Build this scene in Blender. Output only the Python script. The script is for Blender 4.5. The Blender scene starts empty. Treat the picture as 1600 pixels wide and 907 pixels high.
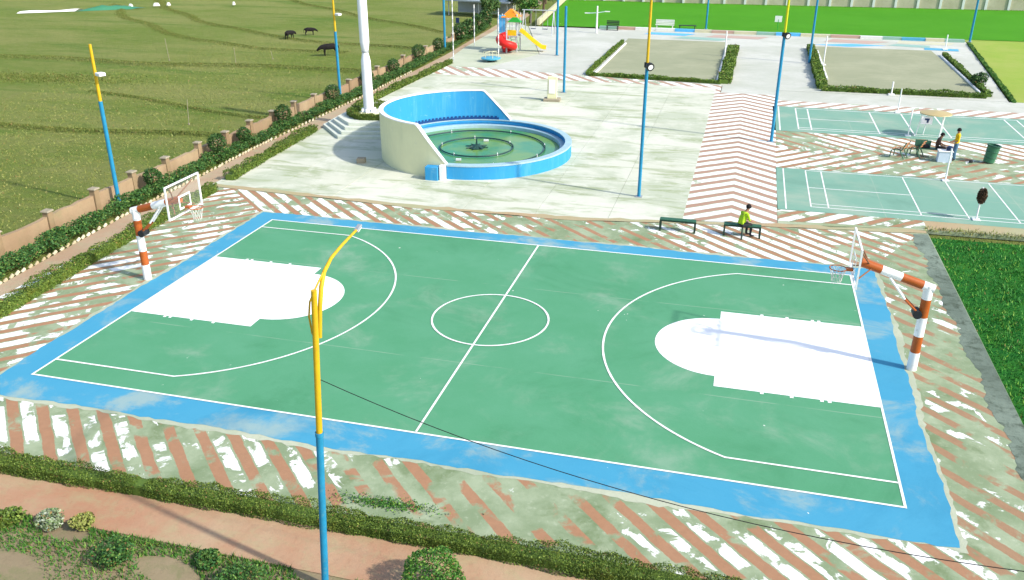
import bpy, bmesh, math, random
import numpy as np
from mathutils import Vector, Matrix
random.seed(7); rng = np.random.default_rng(7)
S = bpy.context.scene; COL = S.collection
R = math.radians

# ------------------------------------------------------------------ camera
CP = Vector((18.0598, -16.7974, 11.8651))
RX = Vector((0.96685278, 0.25532765, 0.00186803)); UP = Vector((-0.10557125, 0.39308535, 0.91342138)); FW = Vector((-0.23248744, 0.88334121, -0.40701093))
cam = bpy.data.cameras.new('camera'); camo = bpy.data.objects.new('camera', cam); COL.objects.link(camo)
cam.sensor_width = 36; cam.sensor_fit = 'HORIZONTAL'; cam.lens = 1354.927 / 1600 * 36
cam.clip_start = 0.5; cam.clip_end = 2000
m = Matrix.Identity(4)
for i in range(3): m[i][0] = RX[i]; m[i][1] = UP[i]; m[i][2] = -FW[i]; m[i][3] = CP[i]
camo.matrix_world = m
S.camera = camo
# ------------------------------------------------------------------ sky, sun, exposure
ELEV = 37.0
sun_dir = Vector((-0.969, 0.245, -math.tan(R(ELEV)))).normalized()      # the way the light travels
w = bpy.data.worlds.new('World'); S.world = w; w.use_nodes = True
nt = w.node_tree; nt.nodes.clear()
sk = nt.nodes.new('ShaderNodeTexSky'); sk.sky_type = 'NISHITA'; sk.sun_disc = False
sk.sun_elevation = R(ELEV); sk.sun_rotation = math.atan2(-sun_dir.x, -sun_dir.y); sk.air_density = 1.0; sk.dust_density = 1.6
bg = nt.nodes.new('ShaderNodeBackground'); bg.inputs[1].default_value = 0.15
wo = nt.nodes.new('ShaderNodeOutputWorld'); nt.links.new(sk.outputs[0], bg.inputs[0]); nt.links.new(bg.outputs[0], wo.inputs[0])
sl = bpy.data.lights.new('sun', 'SUN'); sl.energy = 3.0; sl.angle = R(1.6); sl.color = (1, 0.95, 0.86)
so = bpy.data.objects.new('sun', sl); COL.objects.link(so); so.rotation_euler = sun_dir.to_track_quat('-Z', 'Y').to_euler(); so.location = (40, -20, 40)
vs = S.view_settings; vs.view_transform = 'Standard'; vs.look = 'None'; vs.gamma = 1; vs.use_curve_mapping = False; vs.exposure = 0.85

# ------------------------------------------------------------------ material helpers
class G:
    def __init__(s, name):
        s.m = bpy.data.materials.new(name); s.m.use_nodes = True; s.t = s.m.node_tree; s.n = s.t.nodes
        s.b = s.n['Principled BSDF']; s.b.inputs['Roughness'].default_value = 0.85; s.b.inputs['Specular IOR Level'].default_value = 0.25
        s.geo = s.n.new('ShaderNodeNewGeometry'); s.P = s.geo.outputs['Position']
    def l(s, a, b):
        if isinstance(a, (int, float)): b.default_value = a
        elif isinstance(a, tuple): b.default_value = a if len(a) == 4 or b.type == 'VECTOR' else (*a, 1)
        else: s.t.links.new(a, b)
    def noise(s, sc, det=4, ro=0.55, dist=0, vec=None, stretch=None, out=0):
        n = s.n.new('ShaderNodeTexNoise'); n.inputs['Scale'].default_value = sc; n.inputs['Detail'].default_value = det
        n.inputs['Roughness'].default_value = ro; n.inputs['Distortion'].default_value = dist
        v = vec or s.P
        if stretch:
            mp = s.n.new('ShaderNodeMapping'); s.l(v, mp.inputs[0]); mp.inputs['Scale'].default_value = stretch[:3]
            if len(stretch) > 3: mp.inputs['Rotation'].default_value = (0, 0, stretch[3])
            v = mp.outputs[0]
        s.l(v, n.inputs['Vector']); return n.outputs[out]
    def math(s, op, a, b=0.0, c=None):
        n = s.n.new('ShaderNodeMath'); n.operation = op; s.l(a, n.inputs[0]); s.l(b, n.inputs[1])
        if c is not None: s.l(c, n.inputs[2])
        return n.outputs[0]
    def step(s, x, lo, hi):
        n = s.n.new('ShaderNodeMapRange'); n.interpolation_type = 'SMOOTHSTEP'; s.l(x, n.inputs[0]); n.inputs[1].default_value = lo; n.inputs[2].default_value = hi
        return n.outputs[0]
    def mix(s, f, a, b):
        n = s.n.new('ShaderNodeMix'); n.data_type = 'RGBA'; s.l(f, n.inputs[0]); s.l(a, n.inputs[6]); s.l(b, n.inputs[7]); return n.outputs[2]
    def xyz(s):
        n = s.n.new('ShaderNodeSeparateXYZ'); s.l(s.P, n.inputs[0]); return n.outputs
    def island(s): return s.geo.outputs['Random Per Island']
    def objrand(s): return s.n.new('ShaderNodeObjectInfo').outputs['Random']
    def done(s, col, rough=None, bump=None, bstr=0.3, bdist=0.02, spec=None, metal=None):
        s.l(col, s.b.inputs['Base Color'])
        if rough is not None: s.l(rough, s.b.inputs['Roughness'])
        if spec is not None: s.b.inputs['Specular IOR Level'].default_value = spec
        if metal is not None: s.b.inputs['Metallic'].default_value = metal
        if bump is not None:
            n = s.n.new('ShaderNodeBump'); n.inputs['Strength'].default_value = bstr; n.inputs['Distance'].default_value = bdist
            s.l(bump, n.inputs['Height']); s.l(n.outputs[0], s.b.inputs['Normal'])
        return s.m
def plain(name, col, rough=0.5, var=0.12, sc=3.0, metal=0.0, dirt=None):
    g = G(name); n = g.noise(sc, 5, 0.6)
    d = tuple(c * (1 - var * 1.6) for c in col); h = tuple(min(1, c * (1 + var)) for c in col)
    c = g.mix(n, d, h)
    if dirt:
        c = g.mix(g.math('MULTIPLY', g.step(g.noise(sc * 1.7, 7, 0.7), 0.55, 0.72), 0.7), c, dirt)
    return g.done(c, rough, metal=metal)
CONC = ((0.195, 0.255, 0.140), (0.305, 0.360, 0.230), (0.125, 0.178, 0.075))
def concrete_col(g, dry=0.0):
    a = g.mix(g.step(g.noise(0.9, 6, 0.62), 0.35, 0.68), CONC[0], CONC[1])
    a = g.mix(g.math('MULTIPLY', g.step(g.noise(0.55, 7, 0.66, 0.3, stretch=(1, 1, 1.0)), 0.53, 0.66), 0.75), a, CONC[2])
    a = g.mix(g.math('MULTIPLY', g.step(g.noise(6, 6, 0.7), 0.52, 0.75), 0.35), a, (0.50, 0.53, 0.40))
    return a
def stripes(name, cx, cy, period, phase, wearb, wearw, brown=(0.33, 0.165, 0.090), pale=0.0, ridge=None, ridgey=None, bw=0.41, worn=None):
    """worn white and brick-red stripes painted on mossy concrete"""
    g = G(name); x, y, z = g.xyz()
    if ridge is not None:
        u = g.math('ADD', y, g.math('MULTIPLY', g.math('ABSOLUTE', g.math('SUBTRACT', x, ridge)), cx))
    elif ridgey is not None:
        u = g.math('ADD', x, g.math('MULTIPLY', g.math('ABSOLUTE', g.math('SUBTRACT', y, ridgey)), cx))
    else:
        u = g.math('ADD', g.math('MULTIPLY', x, cx), g.math('MULTIPLY', y, cy))
    u = g.math('ADD', g.math('DIVIDE', u, period), g.math('MULTIPLY_ADD', g.noise(1.7, 3), 0.14, phase - 0.07))
    f = g.math('FRACT', u)
    edge = g.math('MULTIPLY_ADD', g.noise(14, 3), 0.06, -0.03); f2 = g.math('ADD', f, edge)
    isb = g.math('MULTIPLY', g.step(f2, 0.03, 0.06), g.math('SUBTRACT', 1.0, g.step(f2, 0.03 + bw, 0.06 + bw)))
    isw = g.math('MULTIPLY', g.step(f2, 0.09 + bw, 0.12 + bw), g.math('SUBTRACT', 1.0, g.step(f2, 0.95, 0.98)))
    zone = g.math('MULTIPLY_ADD', g.noise(0.16, 3, 0.5), 0.70, -0.35)
    if worn:
        k = g.math('MULTIPLY', g.step(x, worn[0] - 3, worn[0] + 1), g.math('SUBTRACT', 1.0, g.step(x, worn[1] - 1, worn[1] + 3)))
        zone = g.math('ADD', zone, g.math('MULTIPLY_ADD', k, -worn[2], worn[3]))
    n1 = g.math('ADD', g.noise(0.75, 9, 0.62, 0.4), g.math('MULTIPLY', zone, 0.45))
    n2 = g.math('ADD', g.noise(0.95, 9, 0.64, 0.5, stretch=(1.0, 1.0, 1.0, 0.6)), zone)
    mb = g.math('MULTIPLY', isb, g.step(n1, wearb - 0.035, wearb + 0.035)); mw = g.math('MULTIPLY', isw, g.step(n2, wearw - 0.02, wearw + 0.02))
    base = concrete_col(g)
    if pale: base = g.mix(pale, base, (0.62, 0.64, 0.52))
    bc = g.mix(g.noise(5, 6, 0.7), tuple(c * 0.8 for c in brown), tuple(c * 1.25 for c in brown))
    c = g.mix(g.math('MULTIPLY', mb, 0.92), base, bc)
    c = g.mix(mw, c, g.mix(g.noise(2.2, 5), (0.70, 0.71, 0.66), (0.85, 0.85, 0.82)))
    return g.done(c, 0.88, g.noise(9, 6, 0.7), 0.35, 0.02)
def paint(name, base, light, worn, wl, wh, wsc=0.35, joints=(), chips=0.0):
    g = G(name)
    c = g.mix(g.noise(0.5, 6, 0.6), base, light)
    c = g.mix(g.math('MULTIPLY', g.step(g.noise(2.6, 7, 0.72), 0.5, 0.8), 0.35), c, light)
    c = g.mix(g.math('MULTIPLY', g.noise(0.8, 5, 0.6, stretch=(0.25, 2.2, 1, 0.3)), 0.22), c, light)
    m_ = g.step(g.noise(wsc, 9, 0.66, 0.4), wl, wh)
    c = g.mix(g.math('MULTIPLY', m_, 0.8), c, worn)
    c = g.mix(g.math('MULTIPLY', g.step(g.noise(0.23, 8, 0.7, 0.8), 0.50, 0.72), 0.45), c, tuple(v * 0.78 for v in base))
    c = g.mix(g.math('MULTIPLY', g.step(g.noise(1.4, 9, 0.75, 1.2), 0.60, 0.74), 0.5), c, light)
    if joints:
        x, y, z = g.xyz(); wv = g.math('MULTIPLY_ADD', g.noise(0.6, 3), 0.06, -0.03)
        for ax, at in joints:
            d = g.math('ABSOLUTE', g.math('SUBTRACT', g.math('ADD', x if ax == 'x' else y, wv), at)); k = g.math('SUBTRACT', 1.0, g.step(d, 0.012, 0.03))
            c = g.mix(g.math('MULTIPLY', g.math('MULTIPLY', k, 0.55), g.step(g.noise(0.5, 4, vec=None, stretch=(1, 1, 1, at)), 0.40, 0.55)), c, worn)
    if chips: c = g.mix(g.step(g.noise(3.3, 4, 0.6), chips, chips + 0.02), c, (0.62, 0.66, 0.58))
    c = g.mix(g.math('MULTIPLY', g.step(g.noise(18, 3), 0.55, 0.8), 0.12), c, tuple(v * 0.6 for v in base))
    return g.done(c, 0.75, g.noise(14, 5), 0.18, 0.012, spec=0.2)
def grass_mat(name, a, b, c, sc=0.25, f1=0.45, stretch=None):
    g = G(name)
    k = g.mix(g.step(g.noise(sc, 6, 0.6, stretch=stretch), 0.32, 0.68), a, b)
    k = g.mix(g.math('MULTIPLY', g.step(g.noise(sc * 5, 7, 0.68, stretch=stretch), 0.45, 0.7), f1), k, c)
    k = g.mix(g.math('MULTIPLY', g.noise(22, 3, 0.7), 0.45), k, tuple(v * 0.45 for v in a))
    return g.done(k, 0.95, g.noise(11, 5, 0.75), 0.9, 0.12, spec=0.1)
def leaf_mat(name, a, b, c):
    g = G(name); i = g.island()
    k = g.mix(i, a, b); k = g.mix(g.math('GREATER_THAN', g.math('FRACT', g.math('MULTIPLY', i, 17.3)), 0.84), k, c)
    k = g.mix(g.math('MULTIPLY', g.step(g.noise(1.6, 6, 0.7, 0.4), 0.54, 0.72), 0.6), k, (b[0] * 1.7, b[1] * 1.05, b[2]))
    k = g.mix(g.math('GREATER_THAN', g.math('FRACT', g.math('MULTIPLY', i, 41.7)), 0.975), k, (0.22, 0.14, 0.05))
    return g.done(k, 0.6, spec=0.25)

M = {}
M['court'] = paint('court_green', (0.051, 0.236, 0.101), (0.106, 0.303, 0.174), (0.24, 0.35, 0.25), 0.50, 0.76, 0.32, chips=0.725, joints=(('y', 3.68), ('y', 9.2)))
M['border'] = paint('border_blue', (0.036, 0.250, 0.405), (0.070, 0.300, 0.430), (0.29, 0.375, 0.34), 0.50, 0.66, 0.42, chips=0.75)
M['teal'] = paint('badminton_teal', (0.140, 0.295, 0.215), (0.200, 0.355, 0.270), (0.31, 0.38, 0.29), 0.46, 0.72, 0.25, joints=(('y', 23.5), ('y', 38.2), ('x', 24.4), ('x', 30.1)))
M['line'] = plain('line_white', (0.78, 0.79, 0.75), 0.7, 0.08, 6, dirt=(0.55, 0.62, 0.52))
M['key'] = plain('key_white', (0.86, 0.86, 0.85), 0.7, 0.03, 2)
M['st_near'] = stripes('stripes_near', 1, 1, 0.925, 0.093, 0.475, 0.605, worn=(7.5, 16.5, 0.08, 0.03))
M['st_right'] = stripes('stripes_side', 1, 1, 0.925, 0.09, 0.455, 0.575, bw=0.38, brown=(0.30, 0.17, 0.095))
M['st_top'] = stripes('stripes_far', 1, 1.1, 0.90, 0.2, 0.43, 0.485, bw=0.36, worn=(7.5, 13.5, 0.10, 0.03))
M['st_left'] = stripes('stripes_left', -0.70, 0.72, 0.66, 0.1, 0.43, 0.49, bw=0.34)
M['chev'] = stripes('stripes_chevron', 0.82, 1, 1.04, 0.1, 0.20, 0.28, pale=0.3, ridge=18.15, bw=0.38, brown=(0.35, 0.20, 0.14))
M['st_bad'] = stripes('stripes_badminton', -1, 1, 1.15, 0.1, 0.42, 0.50, bw=0.36)
M['st_bad2'] = stripes('stripes_badminton_chevron', 1.0, 1, 1.05, 0.0, 0.46, 0.51, pale=0.05, ridgey=30.8, bw=0.34)
M['st_bad3'] = stripes('stripes_badminton_far', -1, 1, 1.25, 0.3, 0.25, 0.38, pale=0.3, bw=0.33, brown=(0.40, 0.24, 0.18))
M['st_dist'] = stripes('stripes_distant', 1, 0.8, 1.18, 0.3, 0.30, 0.38, pale=0.3, bw=0.36, brown=(0.40, 0.24, 0.18))
def plaza_mat():
    g = G('plaza_concrete')
    c = g.mix(g.objrand(), (0.53, 0.535, 0.43), (0.58, 0.585, 0.485))
    c = g.mix(g.math('MULTIPLY', g.step(g.noise(0.22, 8, 0.66, 0.5), 0.44, 0.62), 0.8), c, (0.38, 0.42, 0.30))
    c = g.mix(g.math('MULTIPLY', g.step(g.noise(0.5, 8, 0.7, 0.5, stretch=(0.5, 2.0, 1, 0.15)), 0.49, 0.64), 0.8), c, (0.27, 0.32, 0.17))
    c = g.mix(g.math('MULTIPLY', g.step(g.noise(1.2, 8, 0.7), 0.54, 0.72), 0.55), c, (0.66, 0.66, 0.57))
    return g.done(c, 0.9, g.noise(8, 6, 0.7), 0.25, 0.02)
M['plaza'] = plaza_mat()
def apron_mat(name, a, b, c, fine=0.35):
    g = G(name); k = g.mix(g.step(g.noise(0.18, 8, 0.66, 0.4), 0.38, 0.66), a, b)
    k = g.mix(g.math('MULTIPLY', g.step(g.noise(0.7, 8, 0.7, stretch=(0.6, 1.8, 1)), 0.5, 0.72), 0.55), k, c)
    k = g.mix(g.math('MULTIPLY', g.step(g.noise(2.3, 9, 0.74, 0.4), 0.46, 0.70), fine), k, c)
    k = g.mix(g.math('MULTIPLY', g.step(g.noise(9, 6, 0.75), 0.50, 0.75), fine * 0.8), k, tuple(v * 0.72 for v in a))
    return g.done(k, 0.92, g.noise(7, 7, 0.75), 0.45, 0.03)
M['apron'] = apron_mat('apron_concrete', (0.44, 0.45, 0.38), (0.54, 0.54, 0.48), (0.36, 0.40, 0.30))
M['play'] = apron_mat('playground_ground', (0.40, 0.44, 0.31), (0.48, 0.50, 0.38), (0.35, 0.41, 0.26))
M['joint'] = apron_mat('joint_moss', (0.28, 0.33, 0.19), (0.38, 0.42, 0.29), (0.19, 0.25, 0.11))
M['drain'] = apron_mat('drain_soil', (0.36, 0.34, 0.20), (0.40, 0.28, 0.16), (0.29, 0.33, 0.16))
M['gutter'] = apron_mat('gutter_grey', (0.115, 0.150, 0.115), (0.20, 0.25, 0.195), (0.045, 0.062, 0.04), 0.95)
M['fringe'] = apron_mat('fringe_concrete', (0.34, 0.38, 0.27), (0.44, 0.46, 0.34), (0.27, 0.33, 0.20))
M['path'] = apron_mat('path_orange', (0.38, 0.20, 0.115), (0.42, 0.29, 0.18), (0.34, 0.32, 0.17), 0.5)
M['path_left'] = apron_mat('path_brown', (0.37, 0.245, 0.15), (0.42, 0.33, 0.22), (0.31, 0.33, 0.19))
M['sand'] = apron_mat('sand_court', (0.27, 0.285, 0.175), (0.33, 0.335, 0.215), (0.24, 0.265, 0.15))
M['soil'] = apron_mat('bed_soil', (0.22, 0.17, 0.10), (0.28, 0.22, 0.13), (0.16, 0.17, 0.07), 0.7)
def field_mat():
    g = G('field_grass')
    k = g.mix(g.step(g.noise(0.05, 6, 0.6, 0.3, stretch=(1, 2.2, 1, -0.1)), 0.36, 0.64), (0.160, 0.222, 0.040), (0.245, 0.268, 0.078))
    k = g.mix(g.math('MULTIPLY', g.step(g.noise(0.11, 7, 0.65, 0.4, stretch=(0.5, 2.4, 1, 0.1)), 0.5, 0.68), 0.85), k, (0.100, 0.190, 0.026))
    k = g.mix(g.math('MULTIPLY', g.step(g.noise(0.9, 8, 0.72, stretch=(0.8, 1.6, 1)), 0.45, 0.72), 0.5), k, (0.30, 0.285, 0.10))
    k = g.mix(g.math('MULTIPLY', g.step(g.noise(3.2, 6, 0.75), 0.48, 0.72), 0.5), k, (0.10, 0.135, 0.025))
    k = g.mix(g.math('MULTIPLY', g.step(g.noise(0.35, 9, 0.74, 0.6), 0.56, 0.72), 0.45), k, (0.27, 0.24, 0.11))
    return g.done(k, 0.95, g.noise(2.6, 8, 0.78), 1.0, 0.35, spec=0.1)
M['field'] = field_mat()
M['lawn'] = grass_mat('lawn_dark', (0.014, 0.140, 0.020), (0.035, 0.195, 0.024), (0.095, 0.27, 0.03), 0.5)
M['lawn_bright'] = grass_mat('lawn_bright', (0.070, 0.300, 0.010), (0.085, 0.335, 0.014), (0.11, 0.34, 0.020), 0.12, 0.35)
M['lawn_dry'] = grass_mat('lawn_dry', (0.33, 0.46, 0.07), (0.42, 0.48, 0.115), (0.25, 0.46, 0.045), 0.15, 0.4)
M['hedge'] = leaf_mat('hedge_leaf', (0.050, 0.095, 0.014), (0.105, 0.165, 0.022), (0.17, 0.23, 0.035))
M['sandhedge'] = leaf_mat('sand_hedge_leaf', (0.060, 0.125, 0.016), (0.115, 0.195, 0.026), (0.17, 0.26, 0.035))
M['shrub'] = leaf_mat('shrub_leaf', (0.022, 0.085, 0.020), (0.060, 0.150, 0.030), (0.12, 0.21, 0.04))
M['topiary'] = leaf_mat('topiary_leaf', (0.018, 0.060, 0.016), (0.040, 0.105, 0.022), (0.07, 0.15, 0.03))
M['tree'] = leaf_mat('tree_leaf', (0.030, 0.085, 0.020), (0.075, 0.150, 0.035), (0.14, 0.20, 0.06))
M['ball'] = leaf_mat('ball_bush_leaf', (0.028, 0.105, 0.014), (0.070, 0.195, 0.025), (0.15, 0.27, 0.04))
M['blade'] = leaf_mat('grass_blade', (0.018, 0.160, 0.020), (0.060, 0.235, 0.026), (0.19, 0.36, 0.045))
M['fieldblade'] = leaf_mat('field_blade', (0.17, 0.215, 0.038), (0.235, 0.25, 0.068), (0.30, 0.285, 0.10))
M['bund'] = leaf_mat('bund_grass', (0.095, 0.135, 0.024), (0.135, 0.17, 0.034), (0.18, 0.19, 0.05))
M['variegated'] = leaf_mat('pale_plant_leaf', (0.10, 0.17, 0.05), (0.30, 0.36, 0.22), (0.42, 0.46, 0.36))
M['bark'] = plain('bark', (0.13, 0.09, 0.06), 0.9, 0.3, 12)
M['pole_blue'] = plain('pole_blue', (0.018, 0.225, 0.40), 0.5, 0.2, 4, dirt=(0.07, 0.24, 0.33))
M['pole_yellow'] = plain('pole_yellow', (0.58, 0.37, 0.014), 0.5, 0.16, 6, dirt=(0.42, 0.27, 0.03))
M['pole_yellow2'] = plain('pole_lime', (0.52, 0.52, 0.012), 0.5, 0.14, 5, dirt=(0.42, 0.40, 0.03))
M['hoop_white'] = plain('stand_white', (0.80, 0.80, 0.78), 0.45, 0.08, 4, dirt=(0.55, 0.52, 0.45))
M['hoop_red'] = plain('stand_rust', (0.38, 0.092, 0.016), 0.45, 0.14, 5, dirt=(0.25, 0.07, 0.02))
M['rust'] = plain('rusty_steel', (0.24, 0.11, 0.055), 0.8, 0.3, 8)
M['steel'] = plain('grey_steel', (0.38, 0.40, 0.41), 0.45, 0.15, 6, metal=0.4)
M['black'] = plain('black_metal', (0.022, 0.024, 0.026), 0.5, 0.2, 8)
M['bench'] = plain('bench_green_black', (0.016, 0.040, 0.026), 0.55, 0.25, 10)
M['benchtop'] = plain('bench_worn_top', (0.030, 0.115, 0.065), 0.6, 0.25, 10)
M['white'] = plain('white_paint', (0.80, 0.80, 0.78), 0.5, 0.06, 4)
M['mast'] = plain('mast_white', (0.80, 0.82, 0.84), 0.4, 0.06, 2, dirt=(0.62, 0.68, 0.72))
M['cream0'] = plain('cream_plaster', (0.68, 0.68, 0.45), 0.8, 0.06, 1.5, dirt=(0.58, 0.60, 0.40))
M['fblue0'] = plain('pool_blue', (0.020, 0.31, 0.70), 0.55, 0.12, 1.2, dirt=(0.05, 0.40, 0.75))
M['fpale'] = plain('pool_pale_blue', (0.34, 0.49, 0.55), 0.5, 0.16, 2.5, dirt=(0.30, 0.42, 0.36))
M['fdark'] = plain('pool_shadow_navy', (0.012, 0.06, 0.20), 0.4, 0.2, 6)  # shade put into the colour, for the serrated band inside the fountain
def plaster(name, base, streak, chip, amt):
    g = G(name); c = g.mix(g.noise(0.9, 7, 0.65), tuple(v * .86 for v in base), tuple(min(1, v * 1.08) for v in base))
    c = g.mix(g.math('MULTIPLY', g.step(g.noise(2.6, 7, 0.7, stretch=(1, 1, 0.12)), 0.48, 0.70), amt), c, streak)
    c = g.mix(g.math('MULTIPLY', g.step(g.noise(2.1, 9, 0.75, 0.5), 0.60, 0.68), 0.7), c, chip)
    return g.done(c, 0.75, g.noise(9, 6, 0.7), 0.2, 0.012)
M['cream'] = plaster('cream_plaster_weathered', (0.70, 0.69, 0.43), (0.60, 0.61, 0.38), (0.62, 0.61, 0.42), 0.5)
M['fblue'] = plaster('pool_blue_weathered', (0.030, 0.27, 0.54), (0.09, 0.34, 0.52), (0.20, 0.42, 0.55), 0.6)
M['nozzle'] = plain('nozzle_white', (0.7, 0.72, 0.7), 0.4)
M['pipe'] = plain('pipe_dark', (0.02, 0.06, 0.05), 0.5)
g = G('pool_water'); M['water'] = g.done(g.mix(g.step(g.noise(0.45, 5, 0.6), 0.35, 0.65), (0.050, 0.235, 0.095), (0.150, 0.285, 0.065)), 0.18, g.noise(3.5, 3), 0.06, 0.02, spec=0.25)
M['step_light'] = apron_mat('plinth_tread', (0.52, 0.56, 0.47), (0.64, 0.66, 0.56), (0.40, 0.46, 0.36))
M['mud'] = apron_mat('mud_brick', (0.29, 0.195, 0.115), (0.38, 0.28, 0.17), (0.22, 0.195, 0.10))
M['mudp'] = apron_mat('mud_pillar', (0.24, 0.165, 0.09), (0.33, 0.24, 0.14), (0.18, 0.16, 0.09))
M['cap'] = plain('pillar_cap', (0.32, 0.28, 0.20), 0.9, 0.2, 5)
g = G('edging_brick'); M['edge'] = g.done(g.mix(g.objrand(), (0.40, 0.32, 0.18), (0.66, 0.60, 0.44)), 0.85)
M['wire'] = plain('cable_black', (0.012, 0.012, 0.012), 0.6)
g = G('clear_acrylic'); g.b.inputs['Alpha'].default_value = 0.035; M['glass'] = g.done((0.80, 0.84, 0.82), 0.08, spec=0.5)
g = G('lamp_glass'); M['lens'] = g.done((0.75, 0.78, 0.78), 0.15, spec=0.6)
M['net'] = plain('net_white', (0.62, 0.62, 0.58), 0.8)
M['netroll'] = plain('net_brown', (0.11, 0.068, 0.038), 0.9, 0.35, 9)
M['farwall'] = apron_mat('far_wall_panel', (0.42, 0.39, 0.27), (0.50, 0.47, 0.35), (0.33, 0.32, 0.20))
M['farpost'] = plain('far_wall_post', (0.70, 0.72, 0.70), 0.7, 0.08, 2)
for k, c in dict(red=(0.62, 0.02, 0.015), yellow=(0.80, 0.55, 0.015), orange=(0.75, 0.25, 0.02), green=(0.03, 0.33, 0.04), skyblue=(0.10, 0.42, 0.75), cyan=(0.08, 0.36, 0.52), salmon=(0.50, 0.33, 0.25), paleyel=(0.58, 0.55, 0.36), palegreen=(0.26, 0.43, 0.34), palewhite=(0.74, 0.73, 0.68), grey=(0.45, 0.48, 0.50), tan=(0.46, 0.36, 0.16), bin=(0.045, 0.16, 0.085), binlid=(0.03, 0.10, 0.06), paleblue=(0.58, 0.68, 0.78), navy=(0.02, 0.04, 0.10), tarp=(0.05, 0.20, 0.11), roofgrey=(0.30, 0.34, 0.36), rustseat=(0.38, 0.17, 0.07), chairgreen=(0.05, 0.14, 0.08)).items():
    M[k] = plain('paint_' + k, c, 0.45, 0.1, 4)
for k, c in dict(skin=(0.30, 0.16, 0.095), hair=(0.012, 0.010, 0.009), lime=(0.36, 0.56, 0.02), darkcloth=(0.020, 0.022, 0.026), brownshirt=(0.085, 0.048, 0.036), jeans=(0.10, 0.20, 0.30), yellowshirt=(0.80, 0.50, 0.01), cow=(0.012, 0.010, 0.010), shoe=(0.03, 0.03, 0.03)).items():
    M[k] = plain('cloth_' + k, c, 0.85, 0.15, 14)

# ------------------------------------------------------------------ mesh helpers
class MB:
    def __init__(s): s.v = []; s.f = []; s.mi = []; s.cur = 0
    def add(s, vs, fs):
        o = len(s.v); s.v += [tuple(v) for v in vs]; s.f += [tuple(i + o for i in f) for f in fs]; s.mi += [s.cur] * len(fs); return s
    def box(s, c, d, rz=0.0, taper=1.0, rot=None):
        x, y, z = (k / 2 for k in d); vs = []
        mt = rot if rot is not None else Matrix.Rotation(rz, 3, 'Z')
        for dz in (-z, z):
            t = taper if dz > 0 else 1.0
            for dx, dy in ((-x, -y), (x, -y), (x, y), (-x, y)): vs.append(Vector(c) + mt @ Vector((dx * t, dy * t, dz)))
        return s.add(vs, [(3, 2, 1, 0), (4, 5, 6, 7), (0, 1, 5, 4), (1, 2, 6, 5), (2, 3, 7, 6), (3, 0, 4, 7)])
    def prism(s, poly, z0, z1, poly_top=None):
        n = len(poly); pt = poly_top or poly
        vs = [(x, y, z0) for x, y in poly] + [(x, y, z1) for x, y in pt]
        return s.add(vs, [tuple(reversed(range(n))), tuple(range(n, 2 * n))] + [(i, (i + 1) % n, n + (i + 1) % n, n + i) for i in range(n)])
    def sheet(s, poly, z):
        return s.add([(x, y, z) for x, y in poly], [tuple(range(len(poly)))])
    def tube(s, pts, rad, n=10, caps=True):
        pts = [Vector(p) for p in pts]; k = len(pts); rad = rad if isinstance(rad, (list, tuple)) else [rad] * k
        vs = []; prev = None
        for i, p in enumerate(pts):
            t = (pts[min(i + 1, k - 1)] - pts[max(i - 1, 0)]).normalized()
            a = prev if prev is not None else (Vector((1, 0, 0)) if abs(t.x) < 0.8 else Vector((0, 1, 0)))
            a = (a - t * a.dot(t)).normalized(); prev = a; b = t.cross(a)
            for j in range(n):
                q = 2 * math.pi * j / n; vs.append(p + (a * math.cos(q) + b * math.sin(q)) * rad[i])
        fs = [(i * n + j, i * n + (j + 1) % n, (i + 1) * n + (j + 1) % n, (i + 1) * n + j) for i in range(k - 1) for j in range(n)]
        if caps: fs += [tuple(reversed(range(n))), tuple(range((k - 1) * n, k * n))]
        return s.add(vs, fs)
    def lathe(s, prof, c=(0, 0, 0), n=24, a0=0.0, a1=2 * math.pi):
        full = abs(a1 - a0 - 2 * math.pi) < 1e-6; k = n if full else n + 1; vs = []
        for j in range(k):
            q = a0 + (a1 - a0) * j / n
            for r, z in prof: vs.append((c[0] + r * math.cos(q), c[1] + r * math.sin(q), c[2] + z))
        L = len(prof); fs = []
        for j in range(n):
            for i in range(L - 1): fs.append((j * L + i, ((j + 1) % k) * L + i, ((j + 1) % k) * L + i + 1, j * L + i + 1))
        return s.add(vs, fs)
    def build(s, name, mat, parent=None, smooth=False, bevel=0.0):
        me = bpy.data.meshes.new(name); me.from_pydata(s.v, [], s.f); me.update()
        mats = mat if isinstance(mat, (list, tuple)) else [mat]
        for q in mats: me.materials.append(q)
        if len(mats) > 1: me.polygons.foreach_set('material_index', s.mi)
        bm = bmesh.new(); bm.from_mesh(me); bmesh.ops.remove_doubles(bm, verts=bm.verts, dist=1e-5)
        if any(len(f.verts) > 4 for f in bm.faces) : bmesh.ops.triangulate(bm, faces=[f for f in bm.faces if len(f.verts) > 4])
        if not s.__dict__.get('flat'): bmesh.ops.recalc_face_normals(bm, faces=bm.faces)
        if bevel: bmesh.ops.bevel(bm, geom=[e for e in bm.edges if len(e.link_faces) == 2 and e.calc_face_angle(0) > 0.6], offset=bevel, segments=1, affect='EDGES')
        bm.to_mesh(me); bm.free()
        if smooth:
            me.polygons.foreach_set('use_smooth', [True] * len(me.polygons))
            try: me.set_sharp_from_angle(angle=R(40))
            except Exception: pass
        o = bpy.data.objects.new(name, me); COL.objects.link(o)
        if parent is not None:
            o.parent = parent; o.matrix_parent_inverse = Matrix.Translation(-parent.location) if not any(parent.rotation_euler) else Matrix.Identity(4)
        return o
def tag(o, label, cat, group=None):
    o['label'] = label; o['category'] = cat
    if group: o['group'] = group
    return o
def thing(name, label, cat, loc=(0, 0, 0), group=None):
    o = bpy.data.objects.new(name, None); COL.objects.link(o); o.location = loc; o.empty_display_size = 0.3
    return tag(o, label, cat, group)
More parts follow.
